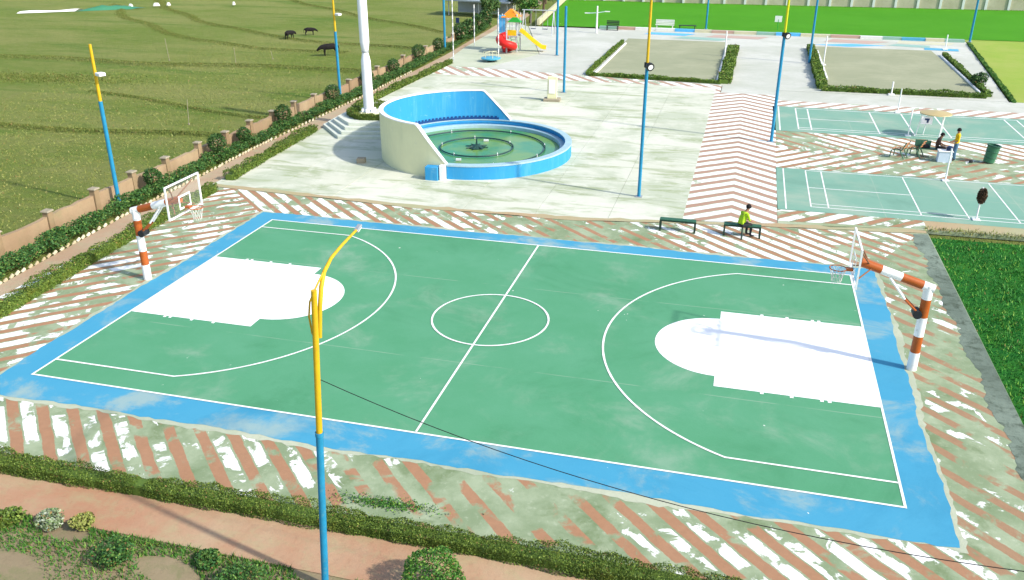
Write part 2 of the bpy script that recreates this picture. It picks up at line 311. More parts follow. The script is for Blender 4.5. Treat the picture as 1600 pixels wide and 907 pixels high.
def struct(o): o['kind'] = 'structure'; return o
def stuff(o, label, cat):
    o['kind'] = 'stuff'; o['label'] = label; o['category'] = cat; return o
def copy_tree(o, loc, label=None, parent=None):
    c = o.copy(); COL.objects.link(c)
    if parent is not None: c.parent = parent
    if loc is not None: c.location = loc
    if label: c['label'] = label
    for ch in list(o.children): copy_tree(ch, None, None, c)
    return c
def sheet(name, poly, z, mat, parent=None):
    b = MB(); b.flat = True; b.sheet(poly, z); return b.build(name, mat, parent)
def rect(x0, y0, x1, y1): return [(x0, y0), (x1, y0), (x1, y1), (x0, y1)]
def quads_mesh(name, V, F, mat, parent=None):
    me = bpy.data.meshes.new(name); nv = len(V); nf = len(F)
    me.vertices.add(nv); me.vertices.foreach_set('co', np.asarray(V, np.float32).ravel())
    k = F.shape[1]; me.loops.add(nf * k); me.loops.foreach_set('vertex_index', F.astype(np.int32).ravel())
    me.polygons.add(nf); me.polygons.foreach_set('loop_start', np.arange(0, nf * k, k, dtype=np.int32)); me.polygons.foreach_set('loop_total', np.full(nf, k, np.int32))
    me.update(calc_edges=True); me.validate()
    me.materials.append(mat); o = bpy.data.objects.new(name, me); COL.objects.link(o)
    if parent is not None: o.parent = parent; o.matrix_parent_inverse = Matrix.Translation(-parent.location)
    return o
def leaf_geo(C, size, up=0.3):
    """one folded diamond leaf per centre"""
    n = len(C); a = rng.normal(size=(n, 3)); a[:, 2] *= 0.7; a /= np.linalg.norm(a, axis=1)[:, None]
    b = rng.normal(size=(n, 3)); b[:, 2] += up; b -= a * (a * b).sum(1)[:, None]; b /= np.linalg.norm(b, axis=1)[:, None]
    s = (size * rng.uniform(0.65, 1.35, n))[:, None]
    V = np.stack([C - a * s * 0.5, C + b * s * 0.32, C + a * s * 0.5, C - b * s * 0.32], 1).reshape(-1, 3)
    return V, np.arange(n * 4).reshape(-1, 4)
def blades_geo(C, h, wd):
    n = len(C); q = rng.uniform(0, 6.283, n); d = np.c_[np.cos(q), np.sin(q), np.zeros(n)] * wd * rng.uniform(0.6, 1.4, n)[:, None]
    t = np.c_[rng.normal(0, 0.45, n), rng.normal(0, 0.45, n), np.ones(n)] * (h * rng.uniform(0.5, 1.4, n))[:, None]
    return np.stack([C - d / 2, C + d / 2, C + t], 1).reshape(-1, 3), np.arange(n * 3).reshape(-1, 3)
def polyline_pts(line, n):
    P = np.array(line, float); d = np.hypot(*(P[1:] - P[:-1]).T); c = np.r_[0, np.cumsum(d)]; t = np.sort(rng.uniform(0, c[-1], n))
    i = np.clip(np.searchsorted(c, t) - 1, 0, len(d) - 1); f = (t - c[i]) / d[i]; T = (P[i + 1] - P[i]) / d[i][:, None]
    return P[i] + T * (f * d[i])[:, None], np.c_[-T[:, 1], T[:, 0]], t
def clipped_hedge(name, label, line, wd, h, dens, size, mat, z0=0.0, group=None, cat='hedge'):
    """a trimmed hedge: a leafy shell round a twig core, following a polyline"""
    root = thing(name, label, cat, (line[0][0], line[0][1], z0), group)
    L = sum(math.dist(a, b) for a, b in zip(line, line[1:])); n = int(dens * L)
    P, N, t = polyline_pts(line, n)
    ph = rng.uniform(0, 6, 4)
    wob = 1 + 0.11 * np.sin(t * 0.9 + ph[0]) + 0.09 * np.sin(t * 2.3 + ph[1]) + 0.07 * np.sin(t * 5.7 + ph[2]) + 0.05 * np.sin(t * 13 + ph[3])
    q = rng.uniform(0, 1, n); side = np.where(q < 0.30, -1, np.where(q < 0.60, 1, 0))
    o = np.where(side == 0, rng.uniform(-1, 1, n), side * (1 - np.abs(rng.normal(0, 0.10, n)))) * wd / 2
    z = np.where(side == 0, 1 - np.abs(rng.normal(0, 0.07, n)) + rng.exponential(0.035, n), rng.uniform(0.02, 1.0, n)) * h
    corner = np.clip((np.abs(o) / (wd / 2) - 0.75) * 4, 0, 1); z -= np.where(side == 0, corner * 0.12 * h, 0)
    C = np.c_[P + N * (o * wob)[:, None], z0 + z * wob]
    shoot = rng.uniform(0, 1, n) < 0.03; C[shoot, 2] += h * rng.uniform(0.05, 0.30, shoot.sum())
    C = C[rng.uniform(0, 1, n) < 0.72 + 0.28 * np.sin(t * 1.9 + ph[1]) * np.sin(t * 0.53 + ph[2])]
    V, F = leaf_geo(C, size); quads_mesh('foliage', V, F, mat, root)
    b = MB(); k = max(2, int(L / 0.5)); P2 = []
    acc = [0]
    for a, c in zip(line, line[1:]): acc.append(acc[-1] + math.dist(a, c))
    for i in range(k + 1):
        s_ = L * i / k; j = max(0, min(len(line) - 2, sum(1 for x in acc[1:] if x <= s_))); f = (s_ - acc[j]) / (acc[j + 1] - acc[j])
        a, c = Vector(line[j]), Vector(line[j + 1]); p = a.lerp(c, f); tt = (c - a).normalized(); nn = Vector((-tt.y, tt.x))
        r = wd / 2 * 0.72 * random.uniform(0.85, 1.05); hh = h * 0.80 * random.uniform(0.88, 1.05)
        for sx, zz in ((-1, 0), (-0.95, hh * 0.8), (-0.7, hh), (0.7, hh), (0.95, hh * 0.8), (1, 0)): P2.append((p.x + nn.x * r * sx, p.y + nn.y * r * sx, z0 + zz))
    fs = [(i * 6 + j, i * 6 + j + 1, i * 6 + 7 + j, i * 6 + 6 + j) for i in range(k) for j in range(5)] + [tuple(range(6)), tuple(range(k * 6, k * 6 + 6))]
    b.add(P2, fs); b.build('twig_core', mat, root)
    return root
def bush_mesh(r, h, n, size, lobes=5, solid=0.62):
    """leaf positions for a rounded bush standing on z = 0"""
    C = []
    L = [(0, 0, h * 0.52, r * 0.8, h * 0.48)] + [(r * 0.5 * math.cos(a), r * 0.5 * math.sin(a), h * random.uniform(0.35, 0.62), r * random.uniform(0.42, 0.6), h * random.uniform(0.28, 0.4)) for a in [random.uniform(0, 6.28) for _ in range(lobes)]]
    wsum = np.array([l[3] ** 2 for l in L]); wsum = wsum / wsum.sum()
    idx = rng.choice(len(L), n, p=wsum); d = rng.normal(size=(n, 3)); d /= np.linalg.norm(d, axis=1)[:, None]
    rr = rng.uniform(solid, 1.0, n) ** 0.5
    A = np.array(L)[idx]; C = A[:, :3] + d * np.c_[A[:, 3], A[:, 3], A[:, 4]] * rr[:, None]
    C[:, 2] = np.maximum(C[:, 2], 0.02); return leaf_geo(C, size)

# ================================================================== THE SETTING
struct(sheet('ground', rect(-420, -160, 520, 700), -0.20, M['field']))
E_X = [-3.9, 4.86, 12.0, 16.4, 19.9, 25.75]; E_Y = [16.65, 16.2, 16.42, 17.2, 17.72, 18.5]
def ey(x): return float(np.interp(x, E_X, E_Y))
def slab_prism(name, poly, z, mat, parent=None, th=0.16):
    b = MB(); b.prism(poly, z - th, z); return b.build(name, mat, parent)
pv = struct(slab_prism('pavement', [(-4.9, -3.3), (25.72, -3.3)] + [(x, ey(x)) for x in reversed(E_X)] + [(-4.9, 16.7)], -0.008, M['joint']))
sheet('striped_paving', [(-4.9, -3.3), (25.4, -3.3), (22.5, -0.2), (-0.3, -0.2)], 0.0, M['st_near'], pv)
sheet('striped_paving', [(25.4, -3.3), (25.4, 18.35), (22.5, 13.0), (22.5, -0.2)], 0.0, M['st_right'], pv)
sheet('striped_paving', [(-4.9, -3.3), (-0.3, -0.2), (-0.3, 13.3), (-3.9, 16.6), (-4.9, 16.6)], 0.0, M['st_left'], pv)
sheet('striped_paving', [(-3.9, 16.6), (-0.3, 13.3), (22.5, 13.0), (25.4, 18.35), (19.9, 17.68), (16.4, 17.16), (12.0, 16.4), (4.86, 16.16)], 0.0, M['st_top'], pv)
gt = MB(); gt.prism([(25.16 + random.uniform(-.07, .07) + .08 * math.sin(yy * 2.1), yy) for yy in np.linspace(18.3, -9, 160)] + [(25.72, -9), (25.72, 18.4)], -0.14, 0.004)
struct(gt.build('gutter', M['gutter']))
b = MB(); b.flat = True
low = [(x, ey(x)) for x in np.linspace(-5.0, 25.7, 60)]
b.sheet([(x, y - 0.02 + random.uniform(-.06, .06)) for x, y in low] + [(x, y + 0.36 + random.uniform(-.12, .12)) for x, y in reversed(low)], 0.012); struct(b.build('drain_strip', M['drain']))

# ---- basketball court: ragged blue border, green field of play, white lines (each sheet 4 mm above the last)
CW, CL = 13.215, 22.4
def ragged(x0, y0, x1, y1, amp, step=0.22):
    out = []
    for (ax, ay), (bx, by) in zip(rect(x0, y0, x1, y1), rect(x0, y0, x1, y1)[1:] + [(x0, y0)]):
        n = max(2, int(math.dist((ax, ay), (bx, by)) / step)); px, py = (by - ay), (ax - bx); l = math.hypot(px, py); ph = random.uniform(0, 6)
        for i in range(n):
            t = i / n; d = amp * (random.uniform(-0.5, 0.5) + 0.9 * math.sin(t * n * 0.21 + ph) * math.sin(t * n * 0.083 + ph))
            if i == 0: d = 0
            out.append((ax + (bx - ax) * t + px / l * d, ay + (by - ay) * t + py / l * d))
    return out
struct(sheet('court_fringe', ragged(-1.0, -1.22, 23.42, 14.12, 0.10, 0.18), 0.004, M['fringe']))
ct = struct(sheet('basketball_court', ragged(-0.88, -1.08, 23.28, 14.02, 0.07), 0.008, M['border']))
sheet('playing_surface', rect(0, 0, CL, CW), 0.012, M['court'], ct)
LW = 0.062
def line(name, pts, parent, z=0.020, wd=LW, mat=None, closed=False):
    pts = [Vector(p) for p in pts]; k = len(pts); vs = []
    for i, p in enumerate(pts):
        a = pts[(i - 1) % k] if (closed or i > 0) else p; c = pts[(i + 1) % k] if (closed or i < k - 1) else p
        t1 = (p - a).normalized() if (p - a).length > 0 else (c - p).normalized(); t2 = (c - p).normalized() if (c - p).length > 0 else t1
        n1 = Vector((-t1.y, t1.x)); n2 = Vector((-t2.y, t2.x)); nn = (n1 + n2).normalized(); f = wd / 2 / max(0.4, nn.dot(n1)); f *= random.uniform(0.9, 1.1)
        vs += [(p.x + nn.x * f, p.y + nn.y * f, z), (p.x - nn.x * f, p.y - nn.y * f, z)]
    fs = [(2 * i, 2 * i + 1, (2 * i + 3) % (2 * k), (2 * i + 2) % (2 * k)) for i in range(k if closed else k - 1)]
    q = MB(); q.flat = True; q.add(vs, [tuple(reversed(f)) for f in fs]); return q.build(name, mat or M['line'], parent)
def arc(cx, cy, r, a0, a1, n): return [(cx + r * math.cos(R(a0 + (a1 - a0) * i / n)), cy + r * math.sin(R(a0 + (a1 - a0) * i / n))) for i in range(n + 1)]
line('boundary_line', rect(0, 0, CL, CW), ct, 0.020, closed=True)
line('centre_line', [(CL / 2, 0.04), (CL / 2, CW - 0.04)], ct, 0.024)
line('centre_circle', arc(CL / 2, CW / 2, 1.82, 0, 360, 64)[:-1], ct, 0.028, closed=True)
r3, x3, yo = 6.243, 1.323, 0.89
a3 = math.degrees(math.asin((CW / 2 - yo) / r3)); xs3 = x3 + r3 * math.cos(R(a3))
line('three_point_line', [(0.04, yo), (xs3 - .3, yo)] + arc(x3, CW / 2, r3, -a3, a3, 60) + [(xs3 - .3, CW - yo), (0.04, CW - yo)], ct, 0.024)
line('three_point_line', [(CL - 0.04, yo), (CL - xs3 + .3, yo)] + arc(CL - x3, CW / 2, r3, 180 + a3, 180 - a3, 60) + [(CL - xs3 + .3, CW - yo), (CL - 0.04, CW - yo)], ct, 0.024)
KW, KL = 2.414, 4.25
for sx in (0, 1):
    kf = (lambda x: x) if sx == 0 else (lambda x: CL - x)
    poly = [(0.03, -KW), (KL, -KW), (KL, -1.85)] + [(KL + 1.82 * math.cos(R(a)) * 1.0, 1.85 * math.sin(R(a))) for a in range(-86, 87, 4)] + [(KL, 1.85), (KL, KW), (0.03, KW)]
    poly = [(kf(x), CW / 2 + y) for x, y in poly]
    if sx: poly.reverse()
    kk = sheet('key_area', poly, 0.016, M['key'], ct)
    q = MB(); q.flat = True
    for d in (1.35, 1.55, 2.35, 3.15):
        for sy in (-1, 1):
            xx = kf(d * 0.95); y0 = CW / 2 + sy * KW; q.sheet(rect(xx - 0.045, min(y0, y0 + sy * .10), xx + 0.045, max(y0, y0 + sy * .10)), 0.0165)
    q.build('lane_mark', M['key'], ct)

# ---- plaza of concrete slabs behind the court
pz = struct(slab_prism('plaza', [(-5.2, 16.9), (16.3, 17.5), (16.3, 46.6), (-5.2, 46.6)], -0.012, M['joint']))
xs = [-5.15, -2.1, 1.0, 4.05, 7.1, 10.2, 13.25, 16.25]; ys = [None, 19.9, 22.9, 26.0, 29.0, 32.1, 35.2, 38.2, 41.3, 44.3, 46.6]
gp = 0.007
for i in range(len(xs) - 1):
    for j in range(len(ys) - 1):
        x0, x1 = xs[i] + gp, xs[i + 1] - gp; y0 = ys[j]; y1 = ys[j + 1] - gp
        p0 = ey(x0) + 0.30 if y0 is None else y0 + gp; p1 = ey(x1) + 0.30 if y0 is None else y0 + gp
        z = random.uniform(0.0, 0.012); q = MB(); q.prism([(x0, p0), (x1, p1), (x1, y1), (x0, y1)], -0.1, z); q.build('slab', M['plaza'], pz)
struct(slab_prism('chevron_walk', [(16.24, 17.62), (20.0, 18.2), (20.25, 45.0), (16.24, 45.0)], 0.004, M['chev']))
# ---- badminton ground
bd = struct(slab_prism('badminton_ground', [(20.02, 18.2), (25.72, 18.95), (48, 19.4), (48, 46.8), (20.3, 46.8)], -0.006, M['joint']))
sheet('striped_paving', [(20.02, 18.55), (25.8, 19.1), (25.8, 20.15), (20.02, 20.05)], 0.0, M['st_bad'], bd)
sheet('mossy_paving', [(25.8, 19.0), (48, 19.5), (48, 20.1), (25.8, 20.15)], 0.0, M['drain'], bd)
sheet('striped_paving', rect(20.05, 26.75, 48, 34.6), 0.0, M['st_bad2'], bd)
sheet('striped_paving', rect(20.2, 41.5, 48, 43.4), 0.0, M['st_bad3'], bd)
sheet('concrete_apron', rect(20.2, 43.4, 48, 46.75), 0.0, M['apron'], bd)
for n_, y0, y1, ll in (('near', 20.1, 26.7, 20.75), ('far', 34.65, 41.45, 35.3)):
    c_ = sheet('badminton_court', rect(20.05, y0, 48, y1), 0.004, M['teal'], bd)
    def bl(nm, pts): line(nm, pts, bd, 0.009, 0.055 if n_ == 'near' else 0.075)
    a, z = ll, ll + 5.75
    bl('back_line', [(21.44, a), (21.44, z)]); bl('service_line', [(22.16, a), (22.16, z)]); bl('service_line', [(25.85, a), (25.85, z)]); bl('net_line', [(27.7, a), (27.7, z)]); bl('service_line', [(29.6, a), (29.6, z)])
    bl('side_line', [(21.44, a), (34.2, a)]); bl('side_line', [(21.44, a + 0.44), (34.2, a + 0.44)]); bl('side_line', [(21.44, z), (34.2, z)]); bl('centre_line', [(21.44, (a + z) / 2), (25.85, (a + z) / 2)])
    bl('service_line', [(33.5, a), (33.5, z)]); bl('back_line', [(34.2, a), (34.2, z)]); bl('edge_line', [(20.4, y0 + 0.1), (20.4, y1 - 0.1)])
# ---- far aprons, sand courts, lawns
struct(slab_prism('striped_band', [(-5.0, 46.62), (16.6, 45.02), (16.6, 47.6), (6.9, 48.9), (-5.0, 50.3)], 0.0, M['st_dist']))
struct(slab_prism('concrete_apron', [(-2.0, 50.0), (6.9, 48.95), (16.65, 47.65), (16.65, 45.05), (20.25, 45.05), (20.28, 46.85), (35.1, 46.85), (38.0, 76), (-4.6, 76), (0.8, 58)], -0.004, M['apron']))
struct(slab_prism('playground_ground', [(-5.6, 50.35), (-2.05, 50.05), (0.75, 58), (-4.65, 75.9), (-7.4, 79), (-6.6, 60)], -0.004, M['play']))
struct(sheet('sand_court', rect(6.9, 49.1, 16.1, 69.5), 0.012, M['sand']))
struct(sheet('sand_court', rect(23.6, 47.9, 33.9, 69.0), 0.012, M['sand']))
ln = struct(sheet('lawn', [(25.75, -30), (70, -30), (70, 19.0), (25.75, 18.2)], -0.07, M['lawn']))
struct(sheet('dry_lawn', [(35.15, 46), (48.2, 46), (48.2, 18), (140, 18), (140, 90), (38.1, 90), (38.1, 76)], -0.05, M['lawn_dry']))
struct(sheet('far_lawn', [(-3.4, 77.0), (160, 79.5), (160, 114), (-6.2, 104.4)], -0.02, M['lawn_bright']))
# ---- paths
PLX = lambda y: np.interp(y, [-10, 5, 12, 23, 40, 56, 84, 103], [-5.15, -5.65, -6.15, -6.55, -6.55, -6.9, -8.6, -10.8])
py_ = [-10, 0, 5, 12, 18, 23, 30, 40, 56, 70, 84, 103]
struct(sheet('path', [(PLX(y) + (1.75 if y < 35 else 1.9), y) for y in py_] + [(PLX(y) - 0.05, y) for y in reversed(py_)], -0.03, M['path_left']))
struct(sheet('path', [(-4.0, -4.97), (30, -5.1), (30, -3.34), (-4.0, -3.34)], -0.035, M['path']))
struct(sheet('flower_bed', [(-8, -14), (40, -14), (40, -4.9), (-8, -4.8)], -0.05, M['soil']))

# ================================================================== BOUNDARY WALL, EDGING, PLANTING
WX = lambda y: float(np.interp(y, [0, 8, 20, 60, 90], [-7.75, -7.85, -8.05, -8.35, -9.6]))
wl = thing('boundary_wall', 'long low tan mud-brick boundary wall with square pillars beside the field', 'wall', (WX(0), 0, -0.2))
py = []; y = -0.4
while y < 76: py.append(y); y += random.uniform(2.45, 2.75)
for a, c in zip(py, py[1:]):
    q = MB(); n = 6; h0 = random.uniform(0.58, 0.66); top = [h0 + random.uniform(-0.035, 0.035) for _ in range(n + 1)]
    vs = []
    for i in range(n + 1):
        t = i / n; yy = a + 0.17 + (c - a - 0.34) * t; xx = WX(yy)
        vs += [(xx - .09, yy, -.2), (xx + .09, yy, -.2), (xx + .09, yy, top[i]), (xx - .09, yy, top[i])]
    fs = [(4 * i + k, 4 * i + (k + 1) % 4, 4 * i + 4 + (k + 1) % 4, 4 * i + 4 + k) for i in range(n) for k in range(4)] + [(0, 1, 2, 3), (4 * n, 4 * n + 1, 4 * n + 2, 4 * n + 3)]
    q.add(vs, fs); q.build('wall_panel', M['mud'], wl)
pil = cap = None
for yy in py:
    h = 0.86
    if pil is None:
        q = MB(); q.box((0, 0, 0.33), (0.30, 0.30, 1.06), 0, 0.94); pil = q.build('pillar', M['mudp'], wl, bevel=0.02); p = pil
        q = MB(); q.box((0, 0, 0.885), (0.38, 0.38, 0.06), 0, 0.85); cap = q.build('cap', M['cap'], None, bevel=0.01); cap.parent = pil; cc = cap
        pil.matrix_parent_inverse = Matrix.Translation(-wl.location)
    else:
        p = pil.copy(); COL.objects.link(p); cc = cap.copy(); COL.objects.link(cc); cc.parent = p
    p.location = (WX(yy), yy, random.uniform(-0.08, 0.05)); p.rotation_euler = (random.uniform(-.03, .03), random.uniform(-.03, .03), random.uniform(-.05, .05))
ed = thing('brick_edging', 'row of pale tilted bricks edging the brown path below the shrubs', 'edging', (PLX(3), 3, 0))
q = MB(); q.box((0, 0, -0.005), (0.065, 0.20, 0.10), rot=Matrix.Rotation(R(28), 3, 'X')); eb = None; y = 1.0
while y < 47:
    if eb is None: eb = q.build('brick', M['edge'], ed, bevel=0.008); o = eb
    else: o = eb.copy(); COL.objects.link(o)
    o.location = (PLX(y) - 0.10 + random.uniform(-.02, .02), y, random.uniform(-.02, .02)); o.rotation_euler = (random.uniform(-.1, .1), random.uniform(-.1, .1), random.uniform(-.12, .12))
    y += random.uniform(0.27, 0.40) if y < 25 else random.uniform(0.40, 0.50)

HX = lambda y: np.interp(y, [-10, 2.6, 5.7, 9.8, 16, 18, 27, 38, 51], [-3.45, -3.75, -3.98, -4.22, -4.52, -4.75, -5.3, -5.4, -5.1])
def hl(y0, y1, n=6): return [(float(HX(y)), float(y)) for y in np.linspace(y0, y1, n)]
clipped_hedge('hedge', 'clipped green hedge along the striped paving left of the basketball court', hl(-2.9, 16.1, 10), 0.52, 0.42, 1250, 0.062, M['hedge'], -0.02)
clipped_hedge('hedge', 'clipped hedge beside the plaza, between the paving corner and the grey steps', hl(17.7, 27.6), 0.50, 0.40, 850, 0.075, M['hedge'], -0.02)
clipped_hedge('hedge', 'thin far hedge running from behind the white mast to the striped band', hl(33.2, 51.5), 0.42, 0.36, 480, 0.10, M['hedge'], -0.02)
clipped_hedge('hedge', 'clipped hedge in the foreground between orange path and striped paving', [(-4, -3.66), (3, -3.72), (9, -3.62), (15, -3.60), (21, -3.66), (27, -3.72)], 0.48, 0.31, 4300, 0.036, M['hedge'], -0.04)
# low creeping growth spilling on the paving by the near lamp pole
C = np.c_[rng.normal(11.6, 0.55, 900), rng.normal(-2.75, 0.10, 900), np.abs(rng.normal(0, 0.03, 900)) + 0.01]
C[:, 1] += (C[:, 0] - 11.6) * 0.05
V, F = leaf_geo(C, 0.05); stuff(quads_mesh('weeds', V, F, M['ball']), 'weeds creeping over the paving beside the near hedge', 'weeds')
# shrub row against the wall: several bush meshes, each shrub a thing of its own
protos = []
for k in range(5):
    r, h = random.uniform(0.62, 0.72), random.uniform(0.62, 0.78); V, F = bush_mesh(r, h, 900, 0.105, 5)
    o = quads_mesh('leafy_shrub', V, F, M['shrub']); protos.append((o, r)); o.location = (0, 0, -50)
used = set(); y = 1.5; i = 0
while y < 74:
    k = random.randrange(5); o = protos[k][0]
    if k in used: o = o.copy(); COL.objects.link(o)
    used.add(k)
    s_ = random.uniform(0.72, 1.02); o.location = (PLX(y) - 0.72 + random.uniform(-.10, .10), y, -0.06); o.scale = (s_ * (0.92 if y < 20 else 1), s_, s_ * random.uniform(0.62, 0.95)); o.rotation_euler = (0, 0, random.uniform(0, 6.28))
    tag(o, 'leafy green shrub in the planted row along the tan boundary wall', 'shrub', 'shrubs in a row along the boundary wall')
    y += random.uniform(0.75, 0.98)
for k in range(5):
    if k not in used: bpy.data.objects.remove(protos[k][0])
def topiary(x, y, r, zc, label, mat='topiary', n=1500, size=0.085):
    t = thing('round_topiary', label, 'topiary', (x, y, -0.1))
    d = rng.normal(size=(n, 3)); d /= np.linalg.norm(d, axis=1)[:, None]; C = np.array([x, y, zc]) + d * (r * rng.uniform(0.72, 1.04, n))[:, None]
    V, F = leaf_geo(C, size); quads_mesh('crown', V, F, M[mat], t)
    q = MB(); q.tube([(x, y, -0.1), (x + .02, y, zc)], [0.05, 0.03], 7); q.build('trunk', M['bark'], t); return t
topiary(-7.25, 20.9, 0.46, 0.85, 'dark ball topiary in the shrub row, largest, behind the left hoop')
topiary(-7.35, 23.6, 0.38, 0.62, 'dark ball topiary just beyond the largest one by the wall')
topiary(-7.15, 15.5, 0.40, 0.62, 'dark ball topiary beside the blue base of the leftmost lamp pole')
topiary(-7.45, 28.1, 0.48, 0.80, 'dark ball topiary by the wall, nearer of the pair before the second lamp pole')
topiary(-7.55, 34.8, 0.50, 0.70, 'dark ball topiary at the foot of the second lamp pole')
topiary(-7.6, 40.4, 0.50, 0.75, 'dark ball topiary by the wall just right of the white mast')
topiary(-7.65, 45.5, 0.48, 0.70, 'dark ball topiary by the wall, second beyond the white mast')
topiary(-7.75, 51.2, 0.55, 0.90, 'dark ball topiary by the wall, third and tallest beyond the white mast')
topiary(-7.9, 56.5, 0.50, 0.75, 'dark ball topiary just before the third blue lamp pole by the wall')
# round bush and bed plants in the foreground
t = thing('round_bush', 'round clipped bush on the orange path at the bottom edge', 'bush', (13.42, -4.95, -0.05))
n = 5200; d = rng.normal(size=(n, 3)); d /= np.linalg.norm(d, axis=1)[:, None]; bump_ = 1 + 0.06 * np.sin(d[:, 0] * 7) + 0.05 * np.sin(d[:, 1] * 9 + 1)
C = np.array([13.42, -4.95, 0.38]) + d * np.array([0.56, 0.54, 0.50]) * (rng.uniform(0.80, 1.03, n) * bump_)[:, None]; C = C[C[:, 2] > -0.03]
V, F = leaf_geo(C, 0.05); quads_mesh('foliage', V, F, M['ball'], t); q = MB(); q.tube([(13.42, -4.95, -.06), (13.42, -4.95, .4)], [.05, .03], 7); q.build('trunk', M['bark'], t)
for (x, y, r, h, mt, lab) in ((3.2, -5.25, .36, .30, 'variegated', 'pale variegated plant, leftmost at the bottom-left path edge'), (4.15, -5.25, .34, .28, 'hedge', 'dark leafy plant between the pale plants at the bottom left'), (5.0, -5.12, .36, .30, 'variegated', 'pale variegated plant in the middle of the bottom-left bed'), (5.75, -5.05, .26, .34, 'fieldblade', 'yellow-green feathery plant at the right end of the bottom-left bed')):
    V, F = bush_mesh(r, h, 900, 0.07, 4); o = quads_mesh('bed_plant', V, F, M[mt]); o.location = (x, y, -0.05); tag(o, lab, 'plant')
for (x, y, r, h, lab) in ((7.0, -5.65, .46, .42, 'low green shrub in the foreground bed, right of the feathery plant'), (8.9, -5.35, .30, .26, 'smallest low shrub in the foreground bed'), (9.9, -5.85, .52, .5, 'broad low shrub in the foreground bed left of the near lamp pole')):
    V, F = bush_mesh(r, h, 1600, 0.055, 5); o = quads_mesh('bed_shrub', V, F, M['shrub']); o.location = (x, y, -0.05); tag(o, lab, 'shrub')
n = 26000; C = np.c_[rng.uniform(-2, 19, n), -5.02 - rng.exponential(.8, n), np.full(n, -.05)]; C = C[np.sin(C[:, 0] * 2.1) + np.sin(C[:, 1] * 5 + C[:, 0]) > -.9]
V, F = blades_geo(C, .08, .028); stuff(quads_mesh('bed_weeds', V, F, M['ball']), 'low weeds growing in the foreground bed', 'weeds')
n = 2600; C = np.c_[rng.uniform(25.7, 48, n), 19.05 + rng.normal(0, .12, n), np.full(n, -.03)]
V, F = blades_geo(C, .12, .04); stuff(quads_mesh('verge_grass', V, F, M['fieldblade']), 'yellowish grass fringe between the lawn and the near badminton court', 'grass')
# hedges framing the sand courts
def kerb(name, pts, parent=None):
    q = MB()
    for a, c in zip(pts, pts[1:]):
        a, c = Vector(a), Vector(c); m_ = (a + c) / 2; q.box((m_.x, m_.y, 0.05), ((c - a).length, 0.12, 0.12), math.atan2(c.y - a.y, c.x - a.x))
    return q.build(name, M['white'], parent)
clipped_hedge('hedge', 'low hedge on the front edge of the left sand court', [(6.7, 48.95), (16.5, 48.2)], 0.34, 0.28, 420, 0.11, M['sandhedge'])
clipped_hedge('hedge', 'low hedge on the left edge of the left sand court', [(6.55, 49.2), (6.75, 66.5)], 0.30, 0.28, 380, 0.11, M['sandhedge'])
clipped_hedge('hedge', 'wide bright hedge on the right edge of the left sand court', [(16.75, 48.3), (16.9, 65.5)], 0.85, 0.40, 620, 0.12, M['sandhedge'])
clipped_hedge('hedge', 'low dark hedge on the front edge of the right sand court', [(23.4, 47.6), (33.9, 47.75)], 0.40, 0.34, 480, 0.11, M['sandhedge'])
clipped_hedge('hedge', 'wide dark hedge on the left edge of the right sand court', [(23.45, 48.1), (23.55, 67.5)], 0.62, 0.42, 620, 0.12, M['sandhedge'])
clipped_hedge('hedge', 'ragged hedge on the right edge of the right sand court', [(34.2, 48.2), (34.5, 66.5)], 0.35, 0.30, 320, 0.11, M['sandhedge'])
clipped_hedge('hedge', 'green growth along the slanted edge of the dry yellow lawn', [(35.35, 46.6), (38.0, 74.5)], 0.28, 0.13, 260, 0.11, M['ball'])
V, F = bush_mesh(.65, 1.0, 1100, 0.13, 6); o = quads_mesh('dark_bush', V, F, M['topiary']); o.location = (34.3, 52.2, 0); tag(o, 'dark bluish bush on the right edge of the right sand court', 'bush')
for pts, lab in (([(7.05, 49.5), (7.15, 66)], 'white kerb inside the left edge of the left sand court'), ([(16.2, 49.0), (16.3, 66.5)], 'white kerb inside the right edge of the left sand court'), ([(33.85, 48.3), (34.15, 66)], 'white kerb inside the right edge of the right sand court'), ([(24.05, 52), (24.1, 66)], 'white kerb inside the left edge of the right sand court')):
    tag(kerb('kerb', pts), lab, 'kerb')
# ---- grass as real blades where it is near enough to see
def scatter(n, x0, x1, y0, y1, z, thr=None):
    return np.c_[rng.uniform(x0, x1, n), rng.uniform(y0, y1, n), np.full(n, z)]
cl = scatter(260, 26, 36, -4, 18, 0); P = np.repeat(cl, 45, 0) + np.c_[rng.normal(0, .22, (260 * 45, 2)), np.zeros(260 * 45)]
P = np.r_[P, scatter(42000, 25.8, 38, -6, 18.4, 0)]; P[:, 2] = -0.07; P = P[(P[:, 0] > 25.8) & (P[:, 1] < 18.3)]
V, F = blades_geo(P, 0.085, 0.035); stuff(quads_mesh('lawn_grass', V, F, M['blade']), 'deep green grass of the lawn right of the court', 'grass')
n = 45000; P = scatter(n, -30, -8.3, 5, 62, -0.2); P = P[rng.uniform(0, 1, n) < np.clip(1.2 - P[:, 1] / 70, .25, 1)]
V, F = blades_geo(P, 0.06, 0.05); stuff(quads_mesh('field_grass', V, F, M['fieldblade']), 'rough olive grass of the open field behind the wall', 'grass')
def bund(name, line_, wd, h, n, lab):
    P, N, t = polyline_pts(line_, n); o = rng.normal(0, 0.4, n) * wd
    C = np.c_[P + N * (o + 0.35 * np.sin(t * 0.35))[:, None], -0.2 + h * np.exp(-(o / wd) ** 2 * 3)]
    V, F = blades_geo(C, 0.07, 0.07); return stuff(quads_mesh(name, V, F, M['bund']), lab, 'grass')
bund('bund_grass', [(-34, 24.6), (-24.3, 24.85), (-17.8, 25.0), (-11.7, 25.4), (-8.6, 25.6)], 0.55, 0.14, 7000, 'dark grassy ridge crossing the near field')
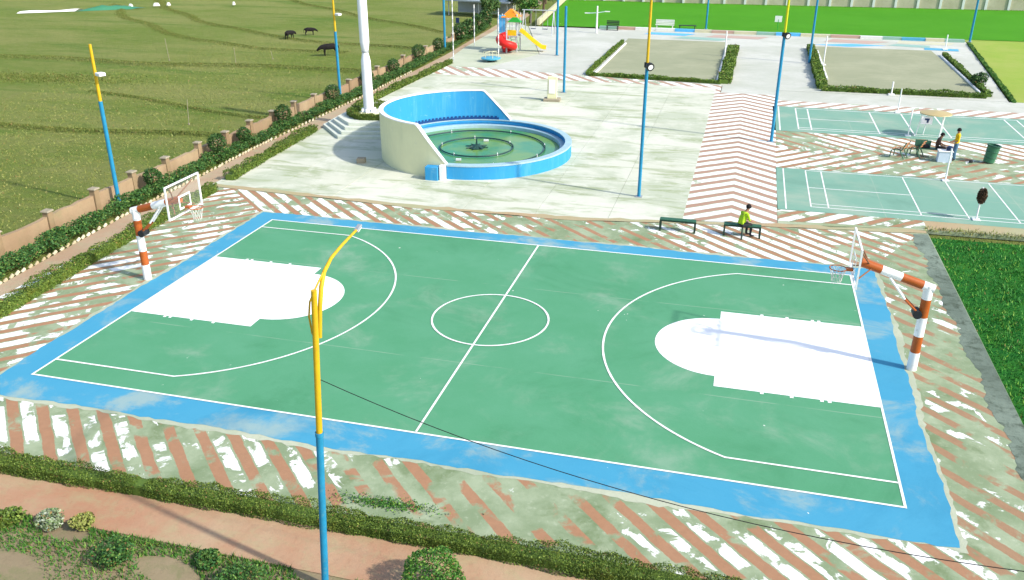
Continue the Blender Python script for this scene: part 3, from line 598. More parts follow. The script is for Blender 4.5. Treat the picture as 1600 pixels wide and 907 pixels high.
bund('bund_grass', [(-60, 45), (-43.8, 45.6), (-31, 45.6), (-19.9, 46.5), (-8.8, 47.5)], 0.9, 0.18, 12000, 'dark grassy ridge crossing the middle field')
bund('bund_grass', [(-26, 34.6), (-19, 32.6), (-10.8, 30.7), (-8.5, 30.2)], 0.35, 0.10, 2600, 'thin slanted grassy ridge in the near field')
bund('bund_grass', [(-62, 84), (-50, 71), (-43, 65.8), (-33.6, 58.5), (-25, 55.7), (-16, 55)], 0.75, 0.10, 9000, 'curved dark wheel track in the far field')
bund('bund_grass', [(-62, 92), (-50, 79.5), (-41.7, 72), (-30, 64.2), (-20, 60), (-10, 59)], 0.75, 0.10, 9000, 'second curved dark wheel track in the far field')
bund('bund_grass', [(-48, 100), (-30, 84), (-20, 76), (-12, 70)], 0.7, 0.10, 7000, 'farthest wheel track across the field')
n = 6000; P = np.c_[rng.normal(-34, 4.2, n), rng.normal(38, 0.95, n) , np.full(n, -.2)]; P[:, 1] += (P[:, 0] + 34) * 0.12
V, F = blades_geo(P, 0.08, 0.08); stuff(quads_mesh('green_patch', V, F, M['bund']), 'darker bluish green patch of crop in the field at left', 'grass')

# ================================================================== FOUNTAIN
fc = (5.03, 25.45, 0.0)
ft = thing('fountain', 'round blue fountain pool with a tall curved back wall, cream outside', 'fountain', fc)
q = MB(); q.lathe([(4.90, -0.05), (4.90, 0.66), (4.88, 0.68), (4.62, 0.68), (4.60, 0.66), (4.60, 0.2)], fc, 60, R(270), R(443)); q.lathe([(4.70, 0.2), (4.70, 0.68), (4.62, 0.68), (4.60, 0.66), (4.60, 0.2)], fc, 60, R(83), R(270)); q.build('rim_wall', [M['fblue']], ft, smooth=True)
q = MB(); q.lathe([(4.92, 0.63), (4.92, 0.705), (4.58, 0.705), (4.58, 0.66)], fc, 60, R(270), R(443)); q.lathe([(4.70, 0.705), (4.58, 0.705), (4.58, 0.66)], fc, 60, R(83), R(270)); q.build('coping', M['fpale'], ft, smooth=True)
q = MB(); q.lathe([(4.60, 0.46), (4.34, 0.46), (4.32, 0.44), (4.32, 0.1)], fc, 96); q.build('step_ring', M['fpale'], ft, smooth=True)
q = MB(); q.lathe([(4.60, 0.465), (4.55, 0.56), (4.60, 0.56)], fc, 96); q.build('tile_line', M['fblue'], ft, smooth=True)
q = MB(); q.flat = True; q.sheet([(fc[0] + 4.34 * math.cos(R(a)), fc[1] + 4.34 * math.sin(R(a))) for a in range(0, 360, 4)], 0.27); q.build('water', M['water'], ft)
# tall wall: height falls away at both ends
def wh(a):
    if a < 102: return 0.69 + (2.28 - 0.69) * max(0, (a - 83)) / 19
    if a > 252: return 0.69 + (2.42 - 0.69) * max(0, (270 - a)) / 18
    return 2.28 + 0.14 * (a - 102) / 150
angs = [83 + (270 - 83) * i / 110 for i in range(111)]
for nm, mt, ra, rb, zt in (('back_wall', M['cream'], 4.90, 4.80, 0), ('inner_face', M['fblue'], 4.80, 4.705, -0.012)):
    q = MB(); vs = []
    for a in angs:
        c_, s_ = math.cos(R(a)), math.sin(R(a)); h = wh(a) + zt
        vs += [(fc[0] + ra * c_, fc[1] + ra * s_, -0.05), (fc[0] + ra * c_, fc[1] + ra * s_, h), (fc[0] + rb * c_, fc[1] + rb * s_, h), (fc[0] + rb * c_, fc[1] + rb * s_, -0.05)]
    n = len(angs); q.add(vs, [(4 * i + k, 4 * i + (k + 1) % 4, 4 * i + 4 + (k + 1) % 4, 4 * i + 4 + k) for i in range(n - 1) for k in range(4)] + [(0, 1, 2, 3), (4 * n - 4, 4 * n - 3, 4 * n - 2, 4 * n - 1)])
    q.build(nm, mt, ft, smooth=True)
q = MB(); vs = []
for a in angs:
    c_, s_ = math.cos(R(a)), math.sin(R(a)); h = wh(a) + 0.003
    vs += [(fc[0] + 4.92 * c_, fc[1] + 4.92 * s_, h), (fc[0] + 4.92 * c_, fc[1] + 4.92 * s_, h + .05), (fc[0] + 4.69 * c_, fc[1] + 4.69 * s_, h + .05), (fc[0] + 4.69 * c_, fc[1] + 4.69 * s_, h)]
q.add(vs, [(4 * i + k, 4 * i + (k + 1) % 4, 4 * i + 4 + (k + 1) % 4, 4 * i + 4 + k) for i in range(n - 1) for k in range(4)] + [(0, 1, 2, 3), (4 * n - 4, 4 * n - 3, 4 * n - 2, 4 * n - 1)]); q.build('wall_coping', M['white'], ft, smooth=True)
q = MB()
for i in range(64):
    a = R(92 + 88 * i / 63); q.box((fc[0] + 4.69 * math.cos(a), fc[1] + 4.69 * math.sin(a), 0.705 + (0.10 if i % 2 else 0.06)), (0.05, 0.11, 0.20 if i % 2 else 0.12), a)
q.build('shadow_band', M['fdark'], ft)  # serrated shadow at the foot of the back wall, modelled as navy blocks
for r_ in (1.9, 3.55):
    q = MB(); q.tube([(fc[0] + r_ * math.cos(R(a)), fc[1] + r_ * math.sin(R(a)), 0.33) for a in range(0, 364, 6)], 0.035, 6); q.build('pipe_ring', M['pipe'], ft, smooth=True)
for a, r_ in ((20, 3.55), (75, 3.55), (130, 3.55), (185, 3.55), (240, 3.55), (300, 3.55), (345, 3.55), (40, 1.9), (110, 1.9), (180, 1.9), (250, 1.9), (320, 1.9)):
    x, y = fc[0] + r_ * math.cos(R(a)), fc[1] + r_ * math.sin(R(a)); q = MB(); q.tube([(x, y, .28), (x, y, .36), (x, y, .44)], [.035, .03, .012], 8); q.build('nozzle', M['nozzle'], ft)
q = MB(); q.lathe([(0.0, 0.45), (0.12, 0.45), (0.42, 0.30), (0.42, 0.1)], fc, 20); q.tube([(fc[0], fc[1], .3), (fc[0], fc[1], .75)], [.06, .04], 8)
for a in range(0, 360, 45): q.tube([(fc[0], fc[1], .40), (fc[0] + .6 * math.cos(R(a)), fc[1] + .6 * math.sin(R(a)), .33)], .03, 6)
q.build('centre_jet', M['pipe'], ft)
for x, y in ((fc[0] - .15, fc[1] - 2.6), (fc[0] + 0.1, fc[1] + 1.4)):
    q = MB(); q.box((x, y, .33), (.26, .12, .09), .2); q.build('float_lamp', M['nozzle'], ft)
q = MB(); q.box((4.42, 20.35, 0.30), (0.62, 0.42, 0.70), 0.02); q.build('buttress', M['fblue'], ft, bevel=0.02)
q = MB(); q.box((4.90, 20.38, 0.33), (0.24, 0.28, 0.78), 0.0); q.build('end_pier', M['white'], ft, bevel=0.015)
q = MB(); q.box((0.0, 22.15, 0.12), (0.42, 0.34, 0.26), 0.2); tag(q.build('concrete_block', M['cap'], None, bevel=0.02), 'small pale concrete block on the ground left of the fountain wall', 'block')

# ================================================================== PLINTH, MAST
pb = [(-5.25, 28.6), (-3.2, 26.2), (-0.15, 26.95), (-0.15, 32.3), (-2.9, 33.4), (-5.25, 31.4)]; pt_ = [(-4.05, 28.75), (-2.95, 27.65), (-0.22, 28.2), (-0.22, 31.5), (-2.7, 32.2), (-4.05, 30.9)]
pl = thing('stepped_plinth', 'low plinth of grey steps under the white mast', 'steps', (-2.7, 29.6, 0))
for k in range(4):
    f = k / 4; po = [((1 - f) * a[0] + f * b_[0], (1 - f) * a[1] + f * b_[1]) for a, b_ in zip(pb, pt_)]
    q = MB(); q.prism(po, -0.02 if k == 0 else 0.17 * k - 0.01, 0.17 * (k + 1)); q.build('step', M['step_light'], pl, bevel=0.02)
clipped_hedge('hedge', 'box hedge ringing the foot of the white mast', [(-0.5, 28.55), (-2.75, 28.15), (-3.7, 29.0), (-3.7, 30.6), (-2.6, 31.6), (-0.6, 31.3)], 0.42, 0.36, 900, 0.075, M['hedge'], 0.68)
ms = thing('white_mast', 'thick white sectioned mast rising out of the top of the picture', 'mast', (-2.75, 29.6, 0.68))
q = MB(); q.box((-2.75, 29.6, 0.75), (1.1, 1.1, 0.16)); q.build('base_slab', M['cream'], ms, bevel=0.02)
q = MB(); q.lathe([(0, 0.83), (0.36, 0.83), (0.36, 0.89), (0.0, 0.89)], (-2.75, 29.6, 0), 24); q.build('base_flange', M['mast'], ms)
q = MB(); q.lathe([(0.29, 0.88), (0.29, 1.6), (0.275, 3.2), (0.27, 3.7), (0.18, 4.15), (0.15, 4.22)], (-2.75, 29.6, 0), 28); q.build('lower_section', M['mast'], ms, smooth=True)
q = MB(); q.lathe([(0.0, 4.20), (0.22, 4.20), (0.22, 4.25), (0.0, 4.25)], (-2.75, 29.6, 0), 24); q.build('joint_flange', M['steel'], ms)
q = MB(); q.lathe([(0.15, 4.24), (0.20, 4.30), (0.265, 4.75), (0.265, 6.5), (0.25, 8.4), (0.16, 8.8), (0.0, 8.85)], (-2.75, 29.6, 0), 28); q.build('upper_section', M['mast'], ms, smooth=True)
for a in range(8):
    q = MB(); q.box((-2.75 + .36 * math.cos(a * .785), 29.6 + .36 * math.sin(a * .785), 0.95), (.16, .03, .16), a * .785); q.build('gusset', M['mast'], ms)

# ================================================================== LAMP POLES
def lamp_pole(label, base, hb, ht, r=0.07, lean=(0, 0), lamp=None, ymat='pole_yellow', plate=True):
    x, y = base; t = thing('lamp_pole', label, 'lamp pole', (x, y, 0)); f = lambda z: (x + lean[0] * z, y + lean[1] * z, z)
    q = MB(); q.tube([f(-0.1), f(hb)], [r, r * 0.92], 14); q.build('lower_tube', M['pole_blue'], t, smooth=True)
    if ht > hb:
        q = MB(); q.tube([f(hb - .02), f(ht)], [r * 0.80, r * 0.66], 12); q.build('upper_tube', M[ymat], t, smooth=True)
    if plate:
        q = MB(); q.box((x, y, 0.02), (r * 4, r * 4, 0.03)); q.build('base_plate', M['steel'], t, bevel=0.004)
    if lamp:
        z, kind = lamp; px_, py2, pz_ = f(z)
        q = MB(); q.tube([(px_, py2, pz_), (px_ + .22, py2 - .10, pz_ + .04)], .022, 6); q.build('bracket', M['steel'], t)
        if kind == 'box':
            q = MB(); q.box((px_ + .36, py2 - .14, pz_ + .05), (.34, .28, .13), -.4); fl = q.build('floodlight', M['white'], t, bevel=.015)
        else:
            q = MB(); q.lathe([(0, -.02), (.13, 0), (.17, .1), (.17, .2), (0, .2)], (0, 0, 0), 16); rt = Vector((0.55, -0.8, -0.25)).to_track_quat('Z', 'Y').to_matrix()
            q.v = [tuple(rt @ Vector(v) + Vector((px_ + .07, py2 - .12, pz_))) for v in q.v]; fl = q.build('floodlight', M['black'], t, smooth=True)
            q = MB(); q.lathe([(0, .205), (.11, .205)], (0, 0, 0), 16); q.v = [tuple(rt @ Vector(v) + Vector((px_ + .07, py2 - .12, pz_))) for v in q.v]; q.build('lens', M['lens'], fl)
            q = MB(); q.lathe([(r + .02, -.1), (r + .05, -.1), (r + .05, .1), (r + .02, .1)], (px_, py2, pz_), 14); q.build('clamp', M['black'], t)
    return t
lamp_pole('blue and yellow lamp pole in the shrub row at far left', (-7.42, 13.4), 4.42, 6.70, 0.09, (0.006, 0), (5.5, 'box'))
lamp_pole('blue and yellow lamp pole by the wall just left of the white mast', (-7.7, 36.2), 4.32, 6.9, 0.09, (0, 0), (5.35, 'box'))
lamp_pole('blue lamp pole by the wall beyond the white mast', (-7.85, 58.1), 5.6, 7.5, 0.10)
lamp_pole('blue and yellow pole on the plaza right of the fountain, black floodlight', (14.12, 20.22), 5.68, 8.9, 0.075, (0.0, 0), (5.74, 'round'))
lamp_pole('blue and lime pole at the corner of the chevron walk and badminton ground', (19.88, 31.86), 5.62, 9.0, 0.085, (0.0, 0), (5.68, 'clamp'), 'pole_yellow2')
lamp_pole('slim blue pole on the plaza behind the cream pillar', (6.21, 42.14), 5.68, 5.6, 0.09)
lamp_pole('slim blue pole between playground and left sand court', (2.39, 57.65), 6.6, 6.5, 0.10)
lamp_pole('slim blue pole between the two sand courts', (23.09, 59.31), 6.6, 6.5, 0.09)
lamp_pole('thin blue pole at the far right edge of the bright lawn', (38.34, 75.84), 6.6, 6.5, 0.10)
lamp_pole('thin blue pole at the lawn edge behind the left sand court', (13.74, 78.45), 6.6, 6.5, 0.09)
# the near pole with its bent arm
npole = thing('lamp_pole', 'tall blue and yellow lamp pole in the foreground with a bent swan-neck arm', 'lamp pole', (11.36, -5.3, -0.05))
top = Vector((11.74, -5.3, 6.18)); bs = Vector((11.36, -5.3, -0.05)); fp = lambda z: bs.lerp(top, (z + .05) / 6.23)
q = MB(); q.tube([fp(-.05), fp(3.42)], [.068, .064], 16); q.build('lower_tube', M['pole_blue'], npole, smooth=True)
q = MB(); q.tube([fp(3.40), fp(5.3), fp(6.18)], [.056, .052, .048], 16); q.build('upper_tube', M['pole_yellow'], npole, smooth=True)
q = MB(); q.lathe([(.064, -.04), (.076, -.04), (.076, .04), (.064, .04)], tuple(fp(3.42)), 14); q.build('collar', M['pole_blue'], npole)
arm = [(11.71, -5.20, 5.28), (11.75, -5.18, 5.80), (11.77, -5.10, 6.16), (11.76, -4.93, 6.36), (11.71, -4.55, 6.45), (11.66, -4.0, 6.48), (11.62, -3.34, 6.50)]
q = MB(); q.tube(arm, [.036, .038, .038, .034, .030, .027, .024], 12); q.build('swan_neck_arm', M['pole_yellow'], npole, smooth=True)
q = MB(); q.tube([(11.69, -5.24, 5.20), (11.60, -5.24, 5.36), (11.56, -5.22, 5.66), (11.60, -5.22, 5.92), (11.69, -5.16, 6.14), (11.75, -5.0, 6.33), (11.75, -4.85, 6.41)], .017, 8); q.build('conduit', M['pole_yellow'], npole, smooth=True)
q = MB(); q.box((11.60, -3.22, 6.50), (.09, .22, .05), rot=Matrix.Rotation(R(14), 3, 'X')); hd = q.build('lamp_head', M['steel'], npole, bevel=.012)
q = MB(); q.box((11.60, -3.20, 6.468), (.07, .16, .015), rot=Matrix.Rotation(R(14), 3, 'X')); q.build('lens', M['lens'], hd)
# overhead cable hanging from the near pole
cx_ = [11.66, 12.83, 14.4, 15.39, 17.47, 19.15, 20.98, 22.67, 25, 28, 32]; cz_ = [4.49, 4.17, 3.82, 3.63, 3.32, 3.14, 3.08, 3.16, 3.45, 4.1, 5.2]
cf_ = np.polyfit(cx_, cz_, 3)
pts = [(x, -5.28 - 0.03 * (x - 11.66), float(np.polyval(cf_, x))) for x in np.linspace(11.66, 32, 40)]
q = MB(); q.tube(pts, 0.007, 6); tag(q.build('overhead_cable', M['wire'], None, smooth=True), 'thin black cable sagging to the right from the near lamp pole', 'cable')

# ================================================================== BASKETBALL STANDS
def hoop_stand(label, px_, dirx):
    """post, arm reaching over the base line, braces, clear board with white frame, ring and net"""
    cy = 6.6; X = lambda d: px_ + dirx * d
    t = thing('basketball_stand', label, 'basketball hoop', (px_, cy, 0))
    q = MB(); q.tube([(px_, cy, -.02), (px_, cy, 0.55)], .135, 18); q.build('post_band', M['hoop_white'], t, smooth=True)
    for k, (a, b_) in enumerate(((.55, 1.05), (1.05, 1.62), (1.62, 2.16), (2.16, 2.56))):
        q = MB(); q.tube([(px_, cy, a), (px_, cy, b_)], .128, 18); q.build('post_band', M['hoop_red' if k % 2 == 0 else 'hoop_white'], t, smooth=True)
    A = lambda d: (X(d), cy, 2.50 + 0.30 * d)
    cuts = [-0.13, 0.16, 0.72, 1.26, 1.80]
    for k in range(4):
        q = MB(); q.tube([A(cuts[k]), A(cuts[k + 1])], .122, 18); q.build('arm_band', M['hoop_white' if k % 2 == 0 else 'hoop_red'], t, smooth=True)
    for s in (-.09, .09):
        q = MB(); q.tube([(X(0.12), cy + s, 1.72), (X(.55), cy + s, 2.12)], .032, 8); q.build('brace', M['hoop_red'], t)
        q = MB(); q.tube([(X(.55), cy + s, 2.12), (X(1.02), cy + s, 2.70)], .032, 8); q.build('brace', M['hoop_white'], t)
    q = MB(); q.tube([(X(.17), cy - .16, 1.72), (X(.17), cy + .16, 1.72)], .12, 14); q.build('pivot', M['black'], t)
    bx = X(1.95)
    for s in (-1, 1):
        q = MB(); q.tube([A(1.55), (bx - dirx * .03, cy + s * .62, 3.55)], .022, 8); q.build('board_strut', M['rust'], t)
        q = MB(); q.tube([A(1.45), (bx - dirx * .03, cy + s * .55, 2.72)], .022, 8); q.build('board_strut', M['rust'], t)
    q = MB(); q.box((bx, cy, 3.15), (.02, 1.76, 1.02)); bdv = q.build('backboard', M['glass'], t)
    q = MB()
    for s in (-1, 1): q.box((bx, cy + s * .90, 3.15), (.045, .045, 1.11)); q.box((bx, cy, 3.15 + s * .5325), (.047, 1.755, .045))
    q.build('frame', M['white'], bdv)
    q = MB(); fx = bx + dirx * .016
    for s in (-1, 1): q.box((fx, cy + s * .29, 3.0), (.008, .06, .46)); q.box((fx, cy, 3.0 + s * .20), (.009, .52, .06))
    q.build('target_square', M['white'], bdv)
    rc = (bx + dirx * .40, cy, 2.80)
    q = MB(); q.tube([(rc[0] + .225 * math.cos(R(a)), rc[1] + .225 * math.sin(R(a)), rc[2]) for a in range(0, 361, 15)], .014, 8); q.box((bx + dirx * .10, cy, 2.80), (.18, .16, .06)); rg = q.build('ring', M['hoop_red'], t, smooth=True)
    q = MB()
    for i in range(12):
        a0 = i * 30
        for sg in (1, -1):
            q.tube([(rc[0] + rr * math.cos(R(a0 + sg * da)), rc[1] + rr * math.sin(R(a0 + sg * da)), rc[2] - dz) for rr, da, dz in ((.225, 0, 0), (.18, 15, .14), (.14, 30, .28), (.13, 45, .40))], .006, 4)
    q.build('net', M['net'], rg)
    return t
hoop_stand('red and white basketball stand at the left end of the court', -1.10, 1)
hoop_stand('red and white basketball stand at the right end of the court', 23.45, -1)
# ================================================================== PEOPLE (one continuous skin-grown body each)
def figure(name, label, loc, rz, J, E_, zones, hair=True, cat='person'):
    """J: joint -> (x, y, z, radius) in metres, facing +x; E_: bones with a cloth zone; zones: zone -> material"""
    names = list(J); me = bpy.data.meshes.new(name); me.from_pydata([J[k][:3] for k in names], [(names.index(a), names.index(b_)) for a, b_, _ in E_], [])
    o = bpy.data.objects.new(name, me); COL.objects.link(o)
    o.modifiers.new('skin', 'SKIN'); o.modifiers.new('sub', 'SUBSURF').levels = 2
    sv = me.skin_vertices[0].data if me.skin_vertices else None
    if sv is None:
        bm = bmesh.new(); bm.from_mesh(me); bm.verts.layers.skin.verify(); bm.to_mesh(me); bm.free(); sv = me.skin_vertices[0].data
    for i, k in enumerate(names): sv[i].radius = (J[k][3], J[k][4] if len(J[k]) > 4 else J[k][3]); sv[i].use_root = (i == 0)
    dg = bpy.context.evaluated_depsgraph_get(); nm = bpy.data.meshes.new_from_object(o.evaluated_get(dg)); bpy.data.objects.remove(o)
    zl = list(zones); nm.materials.clear()
    for z in zl: nm.materials.append(M[zones[z]])
    for p in nm.polygons:
        c = p.center; best = (9, 0)
        for a, b_, z in E_:
            A, B = Vector(J[a][:3]), Vector(J[b_][:3]); t = max(0, min(1, (c - A).dot(B - A) / max(1e-9, (B - A).length_squared))); d = (c - A.lerp(B, t)).length / (J[a][3] * (1 - t) + J[b_][3] * t)
            if d < best[0]: best = (d, zl.index(z))
        p.material_index = best[1]; p.use_smooth = True
    o = bpy.data.objects.new(name, nm); COL.objects.link(o); o.location = loc; o.rotation_euler = (0, 0, rz); tag(o, label, cat)
    if hair:
        h = J['head']; q = MB(); r_ = h[3] * 1.12
        for i in range(6):
            pass
        q.lathe([(0, r_ * 1.12), (r_ * .55, r_ * .98), (r_ * .9, r_ * .55), (r_ * 1.02, 0.02), (r_ * .98, -r_ * .35)], (h[0] - .018, h[1], h[2] + .02), 14)
        hb = q.build('hair', M['hair'], None, smooth=True); hb.parent = o
        q = MB()
        for s in (-1, 1): q.box((h[0] + h[3] * .92, h[1] + s * .032, h[2] + .005), (.012, .02, .012))
        e_ = q.build('eyes', M['hair'], None); e_.parent = o
        q = MB(); q.add([(h[0] + h[3] * .9, h[1] - .014, h[2] - .03), (h[0] + h[3] * .9, h[1] + .014, h[2] - .03), (h[0] + h[3] * .9, h[1], h[2] + .015), (h[0] + h[3] * 1.15, h[1], h[2] - .028)], [(0, 1, 3), (1, 2, 3), (2, 0, 3), (0, 2, 1)])
        nz = q.build('nose', M['skin'], None); nz.parent = o
    return o
def arm_hand(J, E_, s, sh, el, wr, hd, zone_u, zone_l):
    k = 'LR'[s > 0]
    J['sh' + k] = (*sh, .058); J['el' + k] = (*el, .043); J['wr' + k] = (*wr, .031); J['palm' + k] = (*hd, .036)
    E_ += [('chest', 'sh' + k, zone_u), ('sh' + k, 'el' + k, zone_u), ('el' + k, 'wr' + k, zone_l), ('wr' + k, 'palm' + k, 'skin')]
    d = (Vector(hd) - Vector(wr)).normalized(); side = Vector((0, 1, 0)) if abs(d.y) < .8 else Vector((1, 0, 0))
    for i, (off, ln_) in enumerate(((-.03, .07), (-.01, .085), (.01, .08), (.03, .062))):
        p = Vector(hd) + side * off + d * ln_; J[f'f{i}{k}'] = (*p, .0095); E_.append(('palm' + k, f'f{i}{k}', 'skin'))
    p = Vector(hd) + side * (-.055 * s) + d * .015; J['th' + k] = (*p, .011); E_.append(('wr' + k, 'th' + k, 'skin'))
def standing():
    J = {'pelvis': (0, 0, .90, .135, .105), 'waist': (.01, 0, 1.05, .125, .10), 'chest': (.0, 0, 1.25, .155, .11), 'neck': (.01, 0, 1.42, .052), 'head': (.03, 0, 1.545, .092)}
    E_ = [('pelvis', 'waist', 'top'), ('waist', 'chest', 'top'), ('chest', 'neck', 'skin'), ('neck', 'head', 'skin')]
    for s in (-1, 1):
        k = 'LR'[s > 0]; J['hip' + k] = (0, s * .09, .84, .092); J['kn' + k] = (.03, s * .10, .46, .062); J['an' + k] = (-.02, s * .10, .08, .042); J['to' + k] = (.16, s * .115, .035, .035)
        E_ += [('pelvis', 'hip' + k, 'leg'), ('hip' + k, 'kn' + k, 'leg'), ('kn' + k, 'an' + k, 'leg'), ('an' + k, 'to' + k, 'shoe')]
    arm_hand(J, E_, -1, (0, -.19, 1.33), (-.03, -.25, 1.06), (.17, -.22, .92), (.25, -.21, .90), 'top', 'skin')
    arm_hand(J, E_, 1, (0, .19, 1.33), (.03, .25, 1.07), (.24, .20, 1.0), (.32, .19, 1.0), 'top', 'skin')
    return J, E_
def seated(lean=.10):
    J = {'pelvis': (0, 0, .56, .14, .115), 'waist': (.03 + lean * .3, 0, .72, .13, .11), 'chest': (.06 + lean, 0, .93, .155, .115), 'neck': (.10 + lean * 1.4, 0, 1.10, .052), 'head': (.15 + lean * 1.6, 0, 1.215, .092)}
    E_ = [('pelvis', 'waist', 'top'), ('waist', 'chest', 'top'), ('chest', 'neck', 'skin'), ('neck', 'head', 'skin')]
    for s in (-1, 1):
        k = 'LR'[s > 0]; J['hip' + k] = (.06, s * .09, .545, .092); J['kn' + k] = (.46, s * .12, .545, .066); J['an' + k] = (.44, s * .13, .10, .043); J['to' + k] = (.61, s * .14, .04, .035)
        E_ += [('pelvis', 'hip' + k, 'leg'), ('hip' + k, 'kn' + k, 'leg'), ('kn' + k, 'an' + k, 'leg'), ('an' + k, 'to' + k, 'shoe')]
    for s in (-1, 1):
        arm_hand(J, E_, s, (.06 + lean, s * .19, 1.01), (.13 + lean, s * .24, .76), (.36 + lean, s * .17, .66), (.43 + lean, s * .15, .645), 'top', 'skin')
    return J, E_
J, E_ = seated(.12)
figure('person', 'person in a lime green top sitting on the right-hand black bench', (18.52, 16.12, -0.03), R(38), J, E_, dict(top='lime', leg='darkcloth', skin='skin', shoe='shoe'))
J, E_ = standing()
figure('person', 'person standing in a yellow shirt and blue trousers by the pale box', (28.78, 30.35, 0.0), R(185), J, E_, dict(top='yellowshirt', leg='jeans', skin='skin', shoe='shoe'))
J, E_ = seated(.05)
figure('person', 'person in dark brown clothes sitting on the green bench behind the pale box', (27.92, 30.75, -0.03), R(-12), J, E_, dict(top='brownshirt', leg='darkcloth', skin='skin', shoe='shoe'))

# ================================================================== BENCHES ON THE FAR SIDE OF THE COURT
def pipe_bench(label, x0, x1, y, extra=None):
    t = thing('bench', label, 'bench', ((x0 + x1) / 2, y, 0))
    q = MB(); q.box(((x0 + x1) / 2, y + .1, .465), (x1 - x0 + .06, .30, .035)); q.build('seat', M['benchtop'], t, bevel=.008)
    q = MB(); q.box(((x0 + x1) / 2, y - .045, .43), (x1 - x0 + .05, .05, .05)); q.build('seat_rail', M['bench'], t)
    q = MB(); q.box(((x0 + x1) / 2, y + .24, .43), (x1 - x0 + .05, .05, .05)); q.build('seat_rail', M['bench'], t)
    for x in (x0, x1):
        q = MB(); q.box((x, y - .045, .20), (.07, .06, .41)); q.build('leg', M['bench'], t)
        q = MB(); q.box((x, y + .24, .20), (.07, .06, .41)); q.build('leg', M['bench'], t)
    if extra: q = MB(); q.tube([(extra[0], y - .075, .44), (extra[0], extra[1], 0)], .035, 8); q.build('leg', M['bench'], t)
    return t
pipe_bench('empty dark metal bench on the far side of the court', 15.47, 16.82, 16.14)
pipe_bench('dark metal bench with a person sitting on it', 17.95, 19.30, 16.22, (18.63, 15.87))
# ================================================================== BADMINTON GROUND THINGS
def curved_chair(label, x, y, rz):
    t = thing('garden_chair', label, 'chair', (x, y, 0)); rt = Matrix.Rotation(rz, 3, 'Z'); T = lambda p: rt @ Vector(p) + Vector((x, y, 0))
    for s in (-.24, .24):
        q = MB(); q.tube([T((.34, s, 0)), T((.30, s, .36)), T((.10, s, .46)), T((-.22, s, .44)), T((-.40, s, .88))], .028, 7); q.build('side_frame', M['chairgreen'], t)
        q = MB(); q.tube([T((-.12, s, .44)), T((-.38, s, 0))], .028, 7); q.build('leg', M['chairgreen'], t)
    for i in range(4):
        q = MB(); a, b_ = T((.26 - i * .14, -.23, .45)), T((.26 - i * .14, .23, .45)); q.tube([a, b_], .034, 6); q.build('seat_slat', M['rustseat'], t)
    for i in range(3):
        q = MB(); a, b_ = T((-.27 - i * .05, -.23, .56 + i * .12)), T((-.27 - i * .05, .23, .56 + i * .12)); q.tube([a, b_], .034, 6); q.build('back_slat', M['rustseat'], t)
    return t
curved_chair('green framed chair with rusty slats, left one of the pair between the badminton courts', 26.15, 30.3, R(150))
curved_chair('green framed chair with rusty slats, right one of the pair, nearer the seated person', 27.0, 30.75, R(150))
t = thing('garden_bench', 'low green bench under the seated person in brown', 'bench', (27.6, 30.85, 0))
q = MB(); q.box((27.65, 30.8, .44), (1.25, .42, .05), -.1); q.build('seat', M['chairgreen'], t, bevel=.01)
for dx in (-.52, .52):
    for dy in (-.16, .16): q = MB(); q.tube([(27.65 + dx, 30.8 + dy - dx * .1, 0), (27.65 + dx, 30.8 + dy - dx * .1, .42)], .025, 6); q.build('leg', M['chairgreen'], t)
q = MB(); q.box((27.35, 31.05, .62), (.75, .10, .36), -.1, rot=Matrix.Rotation(-.1, 3, 'Z') @ Matrix.Rotation(R(-12), 3, 'X')); q.build('backrest', M['chairgreen'], t, bevel=.01)
q = MB(); q.box((27.45, 30.8, .56), (.42, .30, .20), .3, .6); tag(q.build('bag', M['darkcloth'], None, bevel=.05), 'dark bag lying on the green bench beside the seated person', 'bag')
t = thing('pale_box', 'pale blue-white box in front of the seated and standing people', 'box', (28.25, 30.0, 0))
q = MB(); q.box((28.25, 30.0, .27), (.66, .42, .54), 0, .96); q.build('body', M['paleblue'], t, bevel=.02)
q = MB(); q.box((28.25, 30.0, .565), (.70, .46, .05)); q.build('lid', M['white'], t, bevel=.012)
q = MB(); q.lathe([(0, .59), (.12, .59), (.16, .66), (.14, .78), (.06, .82), (0, .82)], (28.42, 29.98, 0), 14); tag(q.build('handbag', M['navy'], None, smooth=True), 'small dark bag standing on the pale box', 'bag')
t = thing('litter_bin', 'dark green cylindrical litter bin at the right between the badminton courts', 'bin', (30.4, 30.35, 0))
rt = Matrix.Rotation(R(7), 3, 'Y'); T = lambda v: tuple(rt @ Vector(v) + Vector((30.4, 30.35, 0.06)))
q = MB(); q.lathe([(0, 0), (.26, 0), (.30, .82), (.27, .82), (.24, .1), (0, .1)], (0, 0, 0), 20); q.v = [T(v) for v in q.v]; q.build('body', M['bin'], t, smooth=True)
q = MB(); q.lathe([(.31, .80), (.335, .81), (.335, .87), (.27, .87), (.27, .80)], (0, 0, 0), 20); q.v = [T(v) for v in q.v]; q.build('rim', M['binlid'], t, smooth=True)
for z in (.25, .55): q = MB(); q.lathe([(.26 + .04 * z / .82, z - .02), (.285 + .04 * z / .82, z), (.26 + .04 * z / .82, z + .02)], (0, 0, 0), 20); q.v = [T(v) for v in q.v]; q.build('hoop', M['binlid'], t)
q = MB(); q.box((29.55, 30.15, .06), (.16, .12, .13), .4); tag(q.build('shoe_box', M['darkcloth'], None, bevel=.02), 'tiny dark box on the paving between pale box and bin', 'box')
